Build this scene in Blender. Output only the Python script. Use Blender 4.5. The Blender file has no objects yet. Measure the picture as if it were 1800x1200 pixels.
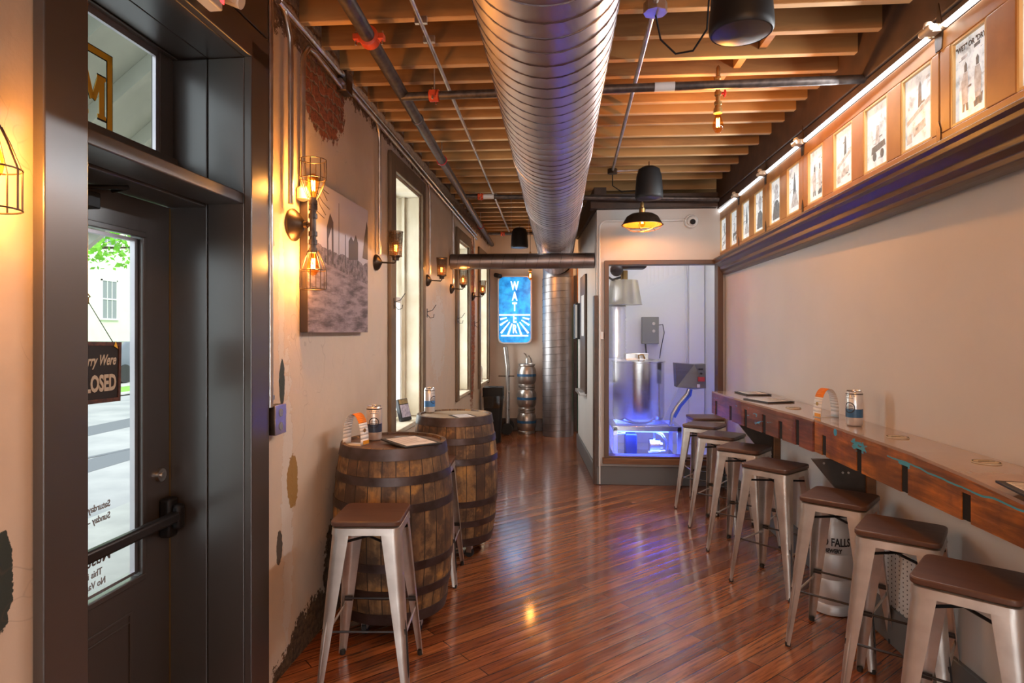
import bpy, bmesh, math, random
from mathutils import Vector, Matrix
random.seed(7)
S = bpy.context.scene
C = bpy.context.collection
PI = math.pi
# ---------------------------------------------------------------- camera, world, light, exposure
YAW = math.atan((982 - 900) / 1100)
cam_d = bpy.data.cameras.new('camera'); cam = bpy.data.objects.new('camera', cam_d); C.objects.link(cam)
cam.location = (0, 0, 1.6); cam.rotation_euler = (PI / 2, 0, YAW)
cam_d.sensor_width = 36; cam_d.lens = 36 * 1100 / 1800; cam_d.shift_y = -17 / 1800
cam_d.clip_start = .02; cam_d.clip_end = 300
S.camera = cam
S.view_settings.view_transform = 'Standard'; S.view_settings.look = 'None'
S.view_settings.exposure = 1.1; S.view_settings.gamma = 1; S.view_settings.use_curve_mapping = False
W = bpy.data.worlds.new('sky'); S.world = W; W.use_nodes = True
bg = W.node_tree.nodes['Background']; bg.inputs[0].default_value = (.86, .94, 1, 1); bg.inputs[1].default_value = 1.05
def area(name, loc, rot, sx, sy, e, col):
    l = bpy.data.lights.new(name, 'AREA'); l.shape = 'RECTANGLE'; l.size = sx; l.size_y = sy; l.energy = e; l.color = col
    o = bpy.data.objects.new(name, l); o.location = loc; o.rotation_euler = rot; C.objects.link(o); return o
def point(name, loc, e, col, r=.03):
    l = bpy.data.lights.new(name, 'POINT'); l.energy = e; l.color = col; l.shadow_soft_size = r
    o = bpy.data.objects.new(name, l); o.location = loc; C.objects.link(o); return o
sun_d = bpy.data.lights.new('sun', 'SUN'); sun_d.energy = 1.6; sun_d.angle = .3; sun_d.color = (1, .97, .9)
sun = bpy.data.objects.new('sun', sun_d); sun.rotation_euler = (math.radians(40), 0, math.radians(60)); C.objects.link(sun)
# area light added as daylight from an unseen shopfront behind the camera
area('added_front_daylight', (.2, -2.9, 1.55), (PI / 2, 0, PI), 2.6, 2.4, 430, (.90, .95, 1))
for y_, h_ in ((5.04, 1.9), (7.61, 1.8), (9.37, 1.8)):   # daylight at the side windows
    area('side_window_daylight', (-1.349 - .45 + .023 * y_, y_, 1.75), (0, -PI / 2, 0), h_, .75, 15, (.92, .96, 1))
WARM = (1, .56, .22)
# ---------------------------------------------------------------- frames
WA, WB = -1.349, .023; WT = math.atan(WB)
RA, RB = 1.53, .024; RT = math.atan(RB)
SA = math.atan(.061)
LM = Matrix.Translation((WA, 0, 0)) @ Matrix.Rotation(-WT, 4, 'Z')      # left wall: +x into the room, +y along it
RM = Matrix.Translation((RA, 0, 0)) @ Matrix.Rotation(-RT, 4, 'Z')      # right sash row: -x into the room
SM = Matrix.Translation((.40, 6.63, 0)) @ Matrix.Rotation(SA, 4, 'Z')   # brewhouse side wall: -x into the passage
ID = Matrix.Identity(4)
# ---------------------------------------------------------------- materials
def new_mat(name, col=(.5, .5, .5), rough=.5, metal=0, spec=None, emit=None, es=0, coat=0, trans=0, alpha=None):
    m = bpy.data.materials.new(name); m.use_nodes = True
    p = m.node_tree.nodes['Principled BSDF']
    p.inputs['Base Color'].default_value = (*col, 1); p.inputs['Roughness'].default_value = rough
    p.inputs['Metallic'].default_value = metal
    if spec is not None: p.inputs['Specular IOR Level'].default_value = spec
    if emit: p.inputs['Emission Color'].default_value = (*emit, 1); p.inputs['Emission Strength'].default_value = es
    if coat: p.inputs['Coat Weight'].default_value = coat; p.inputs['Coat Roughness'].default_value = .08
    if trans: p.inputs['Transmission Weight'].default_value = trans
    return m
class NT:
    def __init__(s, m): s.t = m.node_tree; s.p = s.t.nodes['Principled BSDF']
    def n(s, typ, **k):
        nd = s.t.nodes.new(typ)
        for a, b in k.items():
            if a.startswith('i_'):
                key = a[2:]; key = int(key) if key.isdigit() else key.replace('_', ' ')
                if hasattr(b, 'is_output') or isinstance(b, bpy.types.NodeSocket): s.t.links.new(b, nd.inputs[key])
                else: nd.inputs[key].default_value = b
            else: setattr(nd, a, b)
        return nd
    def l(s, a, b): s.t.links.new(a, b)
    def math(s, op, a, b=None, clamp=False):
        nd = s.t.nodes.new('ShaderNodeMath'); nd.operation = op; nd.use_clamp = clamp
        for i, v in enumerate((a, b)):
            if v is None: continue
            if isinstance(v, (int, float)): nd.inputs[i].default_value = v
            else: s.l(v, nd.inputs[i])
        return nd.outputs[0]
    def mix(s, f, a, b, bt='MIX'):
        nd = s.t.nodes.new('ShaderNodeMix'); nd.data_type = 'RGBA'; nd.blend_type = bt
        for i, v in ((0, f), (6, a), (7, b)):
            if isinstance(v, (int, float)): nd.inputs[i].default_value = v
            elif isinstance(v, tuple): nd.inputs[i].default_value = (*v, 1)
            else: s.l(v, nd.inputs[i])
        return nd.outputs[2]
    def coord(s, kind='Object', scale=(1, 1, 1), rot=(0, 0, 0), loc=(0, 0, 0)):
        c = s.n('ShaderNodeTexCoord'); mp = s.n('ShaderNodeMapping')
        s.l(c.outputs[kind], mp.inputs[0]); mp.inputs['Scale'].default_value = scale
        mp.inputs['Rotation'].default_value = rot; mp.inputs['Location'].default_value = loc
        return mp.outputs[0]
    def noise(s, vec, scale=5, detail=4, rough=.5, dist=0):
        nd = s.n('ShaderNodeTexNoise'); s.l(vec, nd.inputs['Vector']); nd.inputs['Scale'].default_value = scale
        nd.inputs['Detail'].default_value = detail; nd.inputs['Roughness'].default_value = rough; nd.inputs['Distortion'].default_value = dist
        return nd.outputs[0]
    def ramp(s, f, stops):
        nd = s.n('ShaderNodeValToRGB'); s.l(f, nd.inputs[0]); e = nd.color_ramp.elements
        while len(e) < len(stops): e.new(.5)
        for k, (p, c) in enumerate(stops): e[k].position = p; e[k].color = (*c, 1) if isinstance(c, tuple) else (c, c, c, 1)
        return nd.outputs[0]
    def bump(s, h, st=.3, d=.01):
        nd = s.n('ShaderNodeBump'); s.l(h, nd.inputs['Height']); nd.inputs['Strength'].default_value = st; nd.inputs['Distance'].default_value = d
        s.l(nd.outputs[0], s.p.inputs['Normal'])
    def base(s, c): s.l(c, s.p.inputs['Base Color'])
    def rough(s, f, a, b):
        mr = s.n('ShaderNodeMapRange'); s.l(f, mr.inputs[0]); mr.inputs[3].default_value = a; mr.inputs[4].default_value = b
        s.l(mr.outputs[0], s.p.inputs['Roughness'])
def wood(name, c1, c2, axis=0, scale=1, rough=.5, coat=0, grain=14, rnd=.25):
    m = new_mat(name, c1, rough, coat=coat); t = NT(m)
    sc = [grain * scale] * 3; sc[axis] = 1.2 * scale
    v = t.coord(scale=tuple(sc)); n = t.noise(v, 1.6, 5, .6, .6); n2 = t.noise(t.coord(scale=(1, 1, 1)), 2.2, 3)
    oi = t.n('ShaderNodeObjectInfo'); r = t.math('MULTIPLY', oi.outputs['Random'], rnd)
    f = t.math('ADD', t.math('MULTIPLY', n, 1), t.math('SUBTRACT', r, rnd / 2))
    col = t.mix(t.ramp(f, [(.3, 0.), (.68, 1.)]), c2, c1)
    col = t.mix(t.ramp(n2, [(.35, .35), (.6, 0.)]), col, tuple(k * .45 for k in c1))
    t.base(col); t.bump(n, .25, .004); return m
def noisy(name, c1, c2, scale=6, rough=.5, metal=0, bump=.1, det=4, coat=0):
    m = new_mat(name, c1, rough, metal, coat=coat); t = NT(m); n = t.noise(t.coord(), scale, det)
    t.base(t.mix(t.ramp(n, [(.35, 0.), (.65, 1.)]), c1, c2)); 
    if bump: t.bump(n, bump, .003)
    return m
def emis(name, col, st):
    m = bpy.data.materials.new(name); m.use_nodes = True; nt = m.node_tree; nt.nodes.clear()
    e = nt.nodes.new('ShaderNodeEmission'); e.inputs[0].default_value = (*col, 1); e.inputs[1].default_value = st
    o = nt.nodes.new('ShaderNodeOutputMaterial'); nt.links.new(e.outputs[0], o.inputs[0]); return m
def glass_mat(name, tint=(1, 1, 1), refl=1.0):
    m = bpy.data.materials.new(name); m.use_nodes = True; nt = m.node_tree; nt.nodes.clear()
    tr = nt.nodes.new('ShaderNodeBsdfTransparent'); tr.inputs[0].default_value = (*tint, 1)
    g = nt.nodes.new('ShaderNodeBsdfGlossy'); g.inputs['Roughness'].default_value = .01
    fr = nt.nodes.new('ShaderNodeFresnel'); fr.inputs[0].default_value = 1.45
    mu = nt.nodes.new('ShaderNodeMath'); mu.operation = 'MULTIPLY'; mu.inputs[1].default_value = refl
    geo = nt.nodes.new('ShaderNodeNewGeometry'); fb = nt.nodes.new('ShaderNodeMath'); fb.operation = 'SUBTRACT'; fb.inputs[0].default_value = 1; nt.links.new(geo.outputs['Backfacing'], fb.inputs[1])
    m2 = nt.nodes.new('ShaderNodeMath'); m2.operation = 'MULTIPLY'; m2.use_clamp = True
    mx = nt.nodes.new('ShaderNodeMixShader'); o = nt.nodes.new('ShaderNodeOutputMaterial')
    nt.links.new(fr.outputs[0], mu.inputs[0]); nt.links.new(mu.outputs[0], m2.inputs[0]); nt.links.new(fb.outputs[0], m2.inputs[1]); nt.links.new(m2.outputs[0], mx.inputs[0]); nt.links.new(tr.outputs[0], mx.inputs[1]); nt.links.new(g.outputs[0], mx.inputs[2]); nt.links.new(mx.outputs[0], o.inputs[0])
    return m
M = {}
M['black'] = new_mat('black plastic', (.010, .010, .011), .5, spec=.3)
M['rubber'] = new_mat('rubber', (.02, .02, .02), .7)
M['trim'] = new_mat('dark brown paint', (.052, .043, .039), .34, spec=.9, coat=.5); M['trim'].node_tree.nodes['Principled BSDF'].inputs['Coat Roughness'].default_value = .22
M['beam'] = noisy('brown beam paint', (.07, .036, .022), (.04, .022, .015), 8, .55)
M['white'] = new_mat('white paint', (.78, .78, .76), .5)
M['cream'] = noisy('cream window paint', (.66, .60, .47), (.58, .50, .36), 6, .45, bump=.05)
M['casing'] = noisy('taupe casing paint', (.20, .14, .085), (.14, .095, .055), 5, .55, bump=.1)
M['grey'] = new_mat('grey skirting paint', (.13, .13, .13), .45)
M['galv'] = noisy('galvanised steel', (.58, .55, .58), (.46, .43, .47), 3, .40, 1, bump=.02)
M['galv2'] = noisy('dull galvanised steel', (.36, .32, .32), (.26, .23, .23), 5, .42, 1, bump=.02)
M['seam'] = new_mat('seam steel', (.16, .14, .15), .5, .8)
M['conduit'] = noisy('conduit steel', (.68, .66, .64), (.5, .48, .46), 12, .32, 1, bump=0)
M['iron'] = noisy('black iron pipe', (.07, .06, .06), (.13, .11, .10), 25, .45, .6)
M['orange'] = new_mat('orange coupling', (.62, .07, .015), .45)
M['red'] = new_mat('red enamel', (.55, .02, .03), .35)
M['bronze'] = noisy('dark bronze', (.10, .065, .045), (.05, .035, .025), 18, .38, .8)
M['brass'] = new_mat('aged brass', (.42, .26, .10), .4, .9)
M['steel'] = new_mat('stainless steel', (.72, .71, .70), .22, 1)
M['brushed'] = noisy('brushed stool steel', (.70, .65, .60), (.52, .47, .43), 7, .40, .85, bump=.02)
M['darkmetal'] = new_mat('dark steel', (.06, .055, .055), .4, .8)
M['seatwood'] = wood('stool seat wood', (.125, .058, .034), (.085, .038, .024), 0, 1.2, .45, .15, grain=10)
M['paper'] = new_mat('paper', (.74, .73, .72), .6)
M['ink'] = new_mat('black ink', (.015, .015, .018), .5)
M['inkgrey'] = new_mat('grey ink', (.28, .29, .31), .6)
M['gold'] = new_mat('gold leaf', (.95, .60, .05), .45, 0)
M['orangecard'] = new_mat('orange card', (.85, .22, .01), .5)
M['blueink'] = new_mat('blue print', (.03, .11, .24), .4)
M['glass'] = glass_mat('window glass', (.97, .99, .98), .8)
M['bigglass'] = glass_mat('brewhouse glass', (.96, .97, .98), 1.6)
M['bulbglass'] = glass_mat('amber bulb glass', (1, .68, .30), 1)
M['filament'] = emis('glowing filament', (1, .50, .12), 45)
M['filament2'] = emis('small filament', (1, .50, .10), 30)
M['tube'] = emis('light tube', (.93, .97, 1), 2.2)
M['ceramic'] = new_mat('clear cup', (.5, .6, .65), .1)
M['darkhole'] = new_mat('dark recess', (.006, .006, .006), .9)
M['plastic'] = new_mat('white plastic', (.75, .75, .74), .35)
M['maroon'] = new_mat('maroon', (.15, .02, .03), .4)
M['navy'] = new_mat('navy', (.02, .03, .06), .4)
M['liner'] = glass_mat('clear bin liner', (.75, .75, .75), 2)
M['greypaint'] = new_mat('grey enamel', (.22, .23, .22), .45)
M['beige'] = new_mat('aged white', (.62, .56, .45), .5)
M['bluetube'] = new_mat('blue hose', (.02, .12, .6), .3)
M['bluelight'] = emis('blue led', (.03, .07, 1), 12)
def floor_mat():
    m = new_mat('varnished plank floor', (.2, .06, .03), .2, coat=.6); t = NT(m); t.p.inputs['Coat Roughness'].default_value = .10
    a = math.radians(-42); v = t.coord(rot=(0, 0, a)); PWd = .082
    wob = t.noise(v, 1.1, 2); sx = t.n('ShaderNodeSeparateXYZ'); t.l(v, sx.inputs[0])
    yw = t.math('ADD', sx.outputs[1], t.math('MULTIPLY', wob, .012)); cv = t.n('ShaderNodeCombineXYZ'); t.l(sx.outputs[0], cv.inputs[0]); t.l(yw, cv.inputs[1])
    br = t.n('ShaderNodeTexBrick', offset=.37, squash=1); t.l(cv.outputs[0], br.inputs[0])
    br.inputs['Color1'].default_value = (0, 0, 0, 1); br.inputs['Color2'].default_value = (1, 1, 1, 1); br.inputs['Mortar'].default_value = (.5, .5, .5, 1)
    br.inputs['Scale'].default_value = 1; br.inputs['Mortar Size'].default_value = .0032; br.inputs['Mortar Smooth'].default_value = .6
    br.inputs['Brick Width'].default_value = 1.7; br.inputs['Row Height'].default_value = PWd; br.inputs['Bias'].default_value = 0
    mp = t.n('ShaderNodeMapping'); t.l(v, mp.inputs[0]); mp.inputs['Scale'].default_value = (3.0, 60, 1)
    gr = t.noise(mp.outputs[0], 1, 6, .7, .6); big = t.noise(t.coord(), 1.5, 4, .6); fine = t.noise(t.coord(), 60, 3, .6)
    plank = t.ramp(br.outputs[0], [(0, (.15, .040, .015)), (.35, (.24, .068, .023)), (.65, (.33, .105, .034)), (.9, (.42, .15, .05)), (1, (.18, .065, .04))])
    col = t.mix(t.ramp(gr, [(.36, .8), (.56, 0.)]), plank, (.045, .013, .008))
    mp2 = t.n('ShaderNodeMapping'); t.l(v, mp2.inputs[0]); mp2.inputs['Scale'].default_value = (1.6, 13, 1)
    worn = t.noise(mp2.outputs[0], 1.3, 6, .65)
    col = t.mix(t.ramp(worn, [(.60, 0.), (.70, .6)]), col, (.085, .055, .042)); col = t.mix(t.ramp(worn, [(.28, .7), (.38, 0.)]), col, (.40, .13, .035))
    col = t.mix(t.ramp(big, [(.42, 0.), (.7, .4)]), col, (.36, .11, .035)); col = t.mix(t.ramp(fine, [(.70, 0.), (.74, .4)]), col, (.6, .45, .35))
    col = t.mix(br.outputs[1], col, (.010, .004, .003)); t.base(col)
    fr = t.math('FRACT', t.math('DIVIDE', yw, PWd)); cup = t.math('POWER', t.math('SINE', t.math('MULTIPLY', fr, PI)), .6)
    h = t.math('ADD', t.math('MULTIPLY', cup, .9), t.math('MULTIPLY', gr, .12)); h = t.math('ADD', h, t.math('MULTIPLY', worn, .6)); h = t.math('ADD', h, t.math('MULTIPLY', big, 1.5))
    t.bump(h, .5, .0042); t.rough(worn, .12, .34); return m
M['floor'] = floor_mat()
def plaster_left():
    m = new_mat('old tan plaster', (.5, .4, .3), .55); t = NT(m); v = t.coord()
    n1 = t.noise(v, 1.4, 4, .55); n2 = t.noise(v, 7, 5, .6); n3 = t.noise(v, 26, 4, .6)
    sx = t.n('ShaderNodeSeparateXYZ'); t.l(v, sx.inputs[0]); Y, Z = sx.outputs[1], sx.outputs[2]
    col = t.ramp(n1, [(.3, (.56, .44, .33)), (.5, (.66, .54, .42)), (.7, (.60, .52, .44))])
    col = t.mix(t.ramp(n2, [(.5, 0.), (.75, .35)]), col, (.58, .50, .40))
    wig = t.math('ADD', t.math('MULTIPLY', t.math('SUBTRACT', t.noise(v, 9, 5, .6), .5), 1.1), t.math('MULTIPLY', t.math('SUBTRACT', t.noise(v, 34, 4, .6), .5), .9))
    def blob(cy, cz, ry, rz, k=1.0):
        a = t.math('DIVIDE', t.math('SUBTRACT', Y, cy), ry); b = t.math('DIVIDE', t.math('SUBTRACT', Z, cz), rz)
        d = t.math('SQRT', t.math('ADD', t.math('MULTIPLY', a, a), t.math('MULTIPLY', b, b)))
        d = t.math('ADD', d, t.math('MULTIPLY', wig, k)); return t.ramp(d, [(.96, 1.), (1.02, 0.)])
    def un(a, b): return t.math('MAXIMUM', a, b)
    # pale peeled streaks and patches of older paint
    pale = un(blob(2.88, .75, .055, .75, 1.6), blob(2.82, 1.75, .03, .4, 1.8)); pale = un(pale, blob(6.2, 1.55, .35, .42, 1.5))
    col = t.mix(pale, col, (.66, .60, .53))
    col = t.mix(un(blob(2.935, .88, .06, .13, .7), blob(1.40, .62, .05, .1, .8)), col, (.36, .21, .07))
    col = t.mix(un(blob(2.825, 1.36, .028, .11, .6), blob(1.385, 1.02, .035, .13, .8)), col, (.035, .05, .045))
    col = t.mix(blob(2.80, .60, .03, .08, .8), col, (.10, .085, .07))
    crack = t.n('ShaderNodeTexVoronoi', feature='DISTANCE_TO_EDGE'); 
    cv = t.n('ShaderNodeMapping'); t.l(v, cv.inputs[0]); cv.inputs['Scale'].default_value = (1, 2.2, .8)
    vm = t.n('ShaderNodeMixRGB' if False else 'ShaderNodeVectorMath', operation='ADD'); t.l(cv.outputs[0], vm.inputs[0])
    nn = t.n('ShaderNodeTexNoise'); t.l(v, nn.inputs['Vector']); nn.inputs['Scale'].default_value = 4; t.l(nn.outputs[1], vm.inputs[1])
    t.l(vm.outputs[0], crack.inputs['Vector']); crack.inputs['Scale'].default_value = 1.1
    ck = t.math('MULTIPLY', t.ramp(crack.outputs[0], [(0, 1.), (.006, 0.)]), t.ramp(n1, [(.5, 0.), (.56, .3)]))
    col = t.mix(ck, col, (.14, .09, .06))
    # exposed brick: ragged hole high on the wall, band of rubble at the joist ends, pier between far windows, broken foot
    bv = t.n('ShaderNodeCombineXYZ'); t.l(Y, bv.inputs[0]); t.l(Z, bv.inputs[1])
    br = t.n('ShaderNodeTexBrick', offset=.5); bvn = t.n('ShaderNodeTexNoise'); t.l(v, bvn.inputs['Vector']); bvn.inputs['Scale'].default_value = 11; bvn.inputs['Detail'].default_value = 5
    bsc = t.n('ShaderNodeVectorMath', operation='SCALE'); t.l(bvn.outputs[1], bsc.inputs[0]); bsc.inputs['Scale'].default_value = .11
    bad = t.n('ShaderNodeVectorMath', operation='ADD'); t.l(bv.outputs[0], bad.inputs[0]); t.l(bsc.outputs[0], bad.inputs[1])
    t.l(bad.outputs[0], br.inputs[0]); br.inputs['Scale'].default_value = 1
    br.inputs['Brick Width'].default_value = .2; br.inputs['Row Height'].default_value = .067; br.inputs['Mortar Size'].default_value = .008; br.inputs['Mortar Smooth'].default_value = .5
    br.inputs['Color1'].default_value = (.42, .13, .055, 1); br.inputs['Color2'].default_value = (.27, .09, .055, 1); br.inputs['Mortar'].default_value = (.30, .22, .15, 1)
    bn = t.noise(v, 30, 6, .75); bcol = t.mix(t.ramp(bn, [(.45, 0.), (.62, .75)]), br.outputs[0], (.07, .035, .025))
    brick = un(blob(3.33, 2.93, .30, .29, .55), blob(8.3, 1.7, .27, 1.1, .7))
    foot = un(blob(3.25, .02, .40, .20, .9), blob(3.05, -.06, .45, .16, .9)); foot = un(foot, blob(3.45, .25, .14, .28, .9))
    edge = t.math('GREATER_THAN', t.math('ADD', Z, t.math('MULTIPLY', wig, .2)), 2.995)
    col = t.mix(brick, col, bcol)
    col = t.mix(edge, col, t.mix(t.ramp(bn, [(.4, 0.), (.62, 1.)]), (.24, .15, .09), (.10, .06, .04)))
    col = t.mix(foot, col, t.mix(t.ramp(bn, [(.4, 0.), (.62, 1.)]), (.05, .028, .016), (.16, .10, .05)))
    t.base(col); rawm = un(un(brick, foot), edge)
    h = t.math('SUBTRACT', t.math('ADD', t.math('MULTIPLY', n2, .5), t.math('MULTIPLY', n3, .08)), t.math('MULTIPLY', rawm, 1.6))
    h = t.math('ADD', h, t.math('MULTIPLY', t.math('MULTIPLY', t.math('ADD', bn, t.math('MULTIPLY', br.outputs[1], -.8)), rawm), 1.5))
    h = t.math('SUBTRACT', h, t.math('MULTIPLY', pale, .35))
    t.bump(h, .55, .012); t.rough(rawm, .5, .95); return m
M['plaster'] = plaster_left()
M['drywall'] = noisy('pale painted wall', (.60, .57, .54), (.56, .53, .50), 1.5, .5, bump=.02)
M['farwall'] = noisy('far plaster', (.55, .45, .37), (.48, .38, .31), 2, .5, bump=.05)
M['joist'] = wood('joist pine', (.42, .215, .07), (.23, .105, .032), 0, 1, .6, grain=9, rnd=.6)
M['joist_edge_lit'] = wood('pale underlit joist edge', (.66, .42, .20), (.45, .24, .09), 0, 1, .6, grain=9, rnd=.4)  # clean cut edge, paled to carry light from below in its colour
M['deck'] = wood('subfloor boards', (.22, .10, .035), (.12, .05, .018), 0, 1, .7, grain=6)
M['sash'] = noisy('honey varnished sash', (.42, .20, .055), (.33, .15, .04), 7, .42, bump=.1)
M['bead'] = new_mat('pale glazing bead', (.66, .46, .20), .4)
M['darkwood'] = wood('dark bookcase wood', (.09, .045, .025), (.05, .025, .015), 1, 1, .35)
M['sillwood'] = wood('reclaimed sill wood', (.30, .13, .05), (.14, .06, .025), 0, 1, .5)
M['ply'] = noisy('dark painted plywood', (.07, .055, .045), (.045, .035, .03), 10, .5)
def bar_wood(name, tint, paint=False):
    m = new_mat(name, (.3, .1, .03), .28, coat=.6); t = NT(m); v = t.coord(scale=(1, 2.0, 22)); v0 = t.coord()
    n = t.noise(v, 1.3, 6, .65, .8); b = t.noise(v0, 3.5, 4, .6)
    col = t.ramp(n, [(.3, tuple(k * .18 for k in tint)), (.5, tuple(k * .6 for k in tint)), (.68, tint)])
    col = t.mix(t.ramp(b, [(.42, .6), (.6, 0.)]), col, (.07, .022, .012))
    sv = t.coord(scale=(1, 2.6, 9), rot=(math.radians(6), 0, 0)); sn = t.noise(sv, 2.0, 5, .7, 1.2)
    tl = (.04, .36, .50)
    if paint:
        sx = t.n('ShaderNodeSeparateXYZ'); t.l(v0, sx.inputs[0]); Y, Z = sx.outputs[1], sx.outputs[2]; pn = t.noise(t.coord(scale=(1, 10, 26), rot=(math.radians(8), 0, 0)), 2.2, 5, .7, 1.0)
        def spot(cy, cz, ry, rz):
            a = t.math('DIVIDE', t.math('SUBTRACT', Y, cy), ry); b2 = t.math('DIVIDE', t.math('SUBTRACT', Z, cz), rz); return t.math('SUBTRACT', 1, t.math('ADD', t.math('MULTIPLY', a, a), t.math('MULTIPLY', b2, b2)), True)
        sp = t.math('ADD', t.math('MULTIPLY', spot(2.16, 1.045, .14, .062), .62), t.math('MULTIPLY', spot(2.42, 1.07, .022, .022), 3)); sp = t.math('ADD', sp, t.math('MULTIPLY', spot(1.76, 1.04, .07, .022), .8))
        col = t.mix(t.ramp(t.math('MULTIPLY', sp, t.math('ADD', t.math('MULTIPLY', pn, 1.9), -.35)), [(.27, 0.), (.31, 1.)]), col, tl)
        ln = t.math('ABSOLUTE', t.math('SUBTRACT', Z, t.math('ADD', 1.000, t.math('ADD', t.math('MULTIPLY', Y, .018), t.math('MULTIPLY', t.noise(v0, 6, 2), .03)))))
        ln = t.math('MULTIPLY', t.math('LESS_THAN', ln, .0035), t.math('MULTIPLY', t.math('GREATER_THAN', t.noise(v0, 3.1, 2), .42), t.math('LESS_THAN', Y, 1.9))); col = t.mix(ln, col, tl)
    else: col = t.mix(t.ramp(sn, [(.64, 0.), (.66, .9)]), col, tl)
    t.base(col); t.bump(n, .5, .004); return m
M['bar_near'] = bar_wood('burnt orange reclaimed board', (.66, .21, .03), True)
M['bar_far'] = bar_wood('light-tinted reclaimed board', (.36, .10, .06))  # blue light falling on the far board is put into its purple-red tint
M['bartop'] = wood('varnished bar top', (.46, .32, .25), (.38, .25, .19), 1, 1, .10, .8, grain=6)
def barrel_mat():
    m = new_mat('barrel staves', (.3, .2, .1), .6); t = NT(m); gt = t.n('ShaderNodeTexGradient', gradient_type='RADIAL'); t.l(t.coord(), gt.inputs[0])
    k = t.math('MULTIPLY', gt.outputs[1], 27); fl = t.math('FLOOR', k); fr = t.math('FRACT', k)
    wn = t.n('ShaderNodeTexWhiteNoise', noise_dimensions='1D'); t.l(fl, wn.inputs['W'])
    n = t.noise(t.coord(scale=(9, 9, 1.2)), 2.2, 6, .65, .5); b = t.noise(t.coord(), 6, 5, .65)
    col = t.ramp(wn.outputs[0], [(0, (.12, .06, .028)), (.5, (.23, .125, .052)), (1, (.34, .20, .085))])
    col = t.mix(t.ramp(n, [(.38, .8), (.6, 0.)]), col, (.075, .042, .024))
    col = t.mix(t.ramp(b, [(.56, 0.), (.66, .75)]), col, (.50, .25, .06)); col = t.mix(t.ramp(b, [(.42, .85), (.52, 0.)]), col, (.055, .032, .022))
    g = t.math('LESS_THAN', t.math('MINIMUM', fr, t.math('SUBTRACT', 1, fr)), .035)
    t.base(t.mix(g, col, (.02, .012, .008))); t.bump(t.math('SUBTRACT', n, g), .5, .004); return m
M['stave'] = barrel_mat()
M['head1'] = wood('dark barrel head', (.17, .085, .05), (.09, .045, .028), 0, 1, .4, .2, grain=7)
M['head2'] = wood('pale barrel head', (.40, .31, .21), (.30, .22, .14), 0, 1, .5, grain=7)
M['hoop'] = noisy('weathered hoop', (.11, .088, .09), (.07, .05, .045), 10, .42, .75)
def keg_mat(name, c): return noisy(name, c, tuple(k * .8 for k in c), 20, .32, .85, bump=.02)
M['kegsteel'] = keg_mat('keg steel', (.52, .46, .42)); M['kegwhite'] = new_mat('pale keg', (.70, .71, .72), .35, .35)
M['asphalt'] = noisy('pale asphalt', (.36, .36, .37), (.27, .28, .29), 1.2, .9, bump=.2); M['patch'] = new_mat('dark asphalt patch', (.13, .14, .16), .9)  # light grey road surface with darker patches
M['concrete'] = noisy('concrete', (.46, .46, .44), (.38, .38, .37), 3, .9); M['grass'] = noisy('lawn', (.14, .33, .04), (.22, .42, .07), 9, .9)
M['stucco'] = noisy('cream stucco', (.66, .67, .56), (.62, .63, .52), 2, .8); M['stucco_shade'] = noisy('shaded green stucco', (.44, .49, .38), (.4, .45, .34), 2, .8)  # second stucco is a darker green copy with the recess shade painted in
M['leaf'] = noisy('maple leaves', (.17, .52, .03), (.28, .66, .06), 12, .6); M['bark'] = noisy('bark', (.12, .09, .06), (.07, .05, .04), 15, .9)
M['porch'] = noisy('porch white paint', (.55, .57, .50), (.48, .50, .44), 4, .6); M['car'] = new_mat('grey car paint', (.10, .12, .15), .2, .3, coat=1)
M['windowpane'] = new_mat('dim far glass', (.20, .22, .23), .15)
M['greenpaint'] = new_mat('green door paint', (.01, .14, .07), .4)
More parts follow.
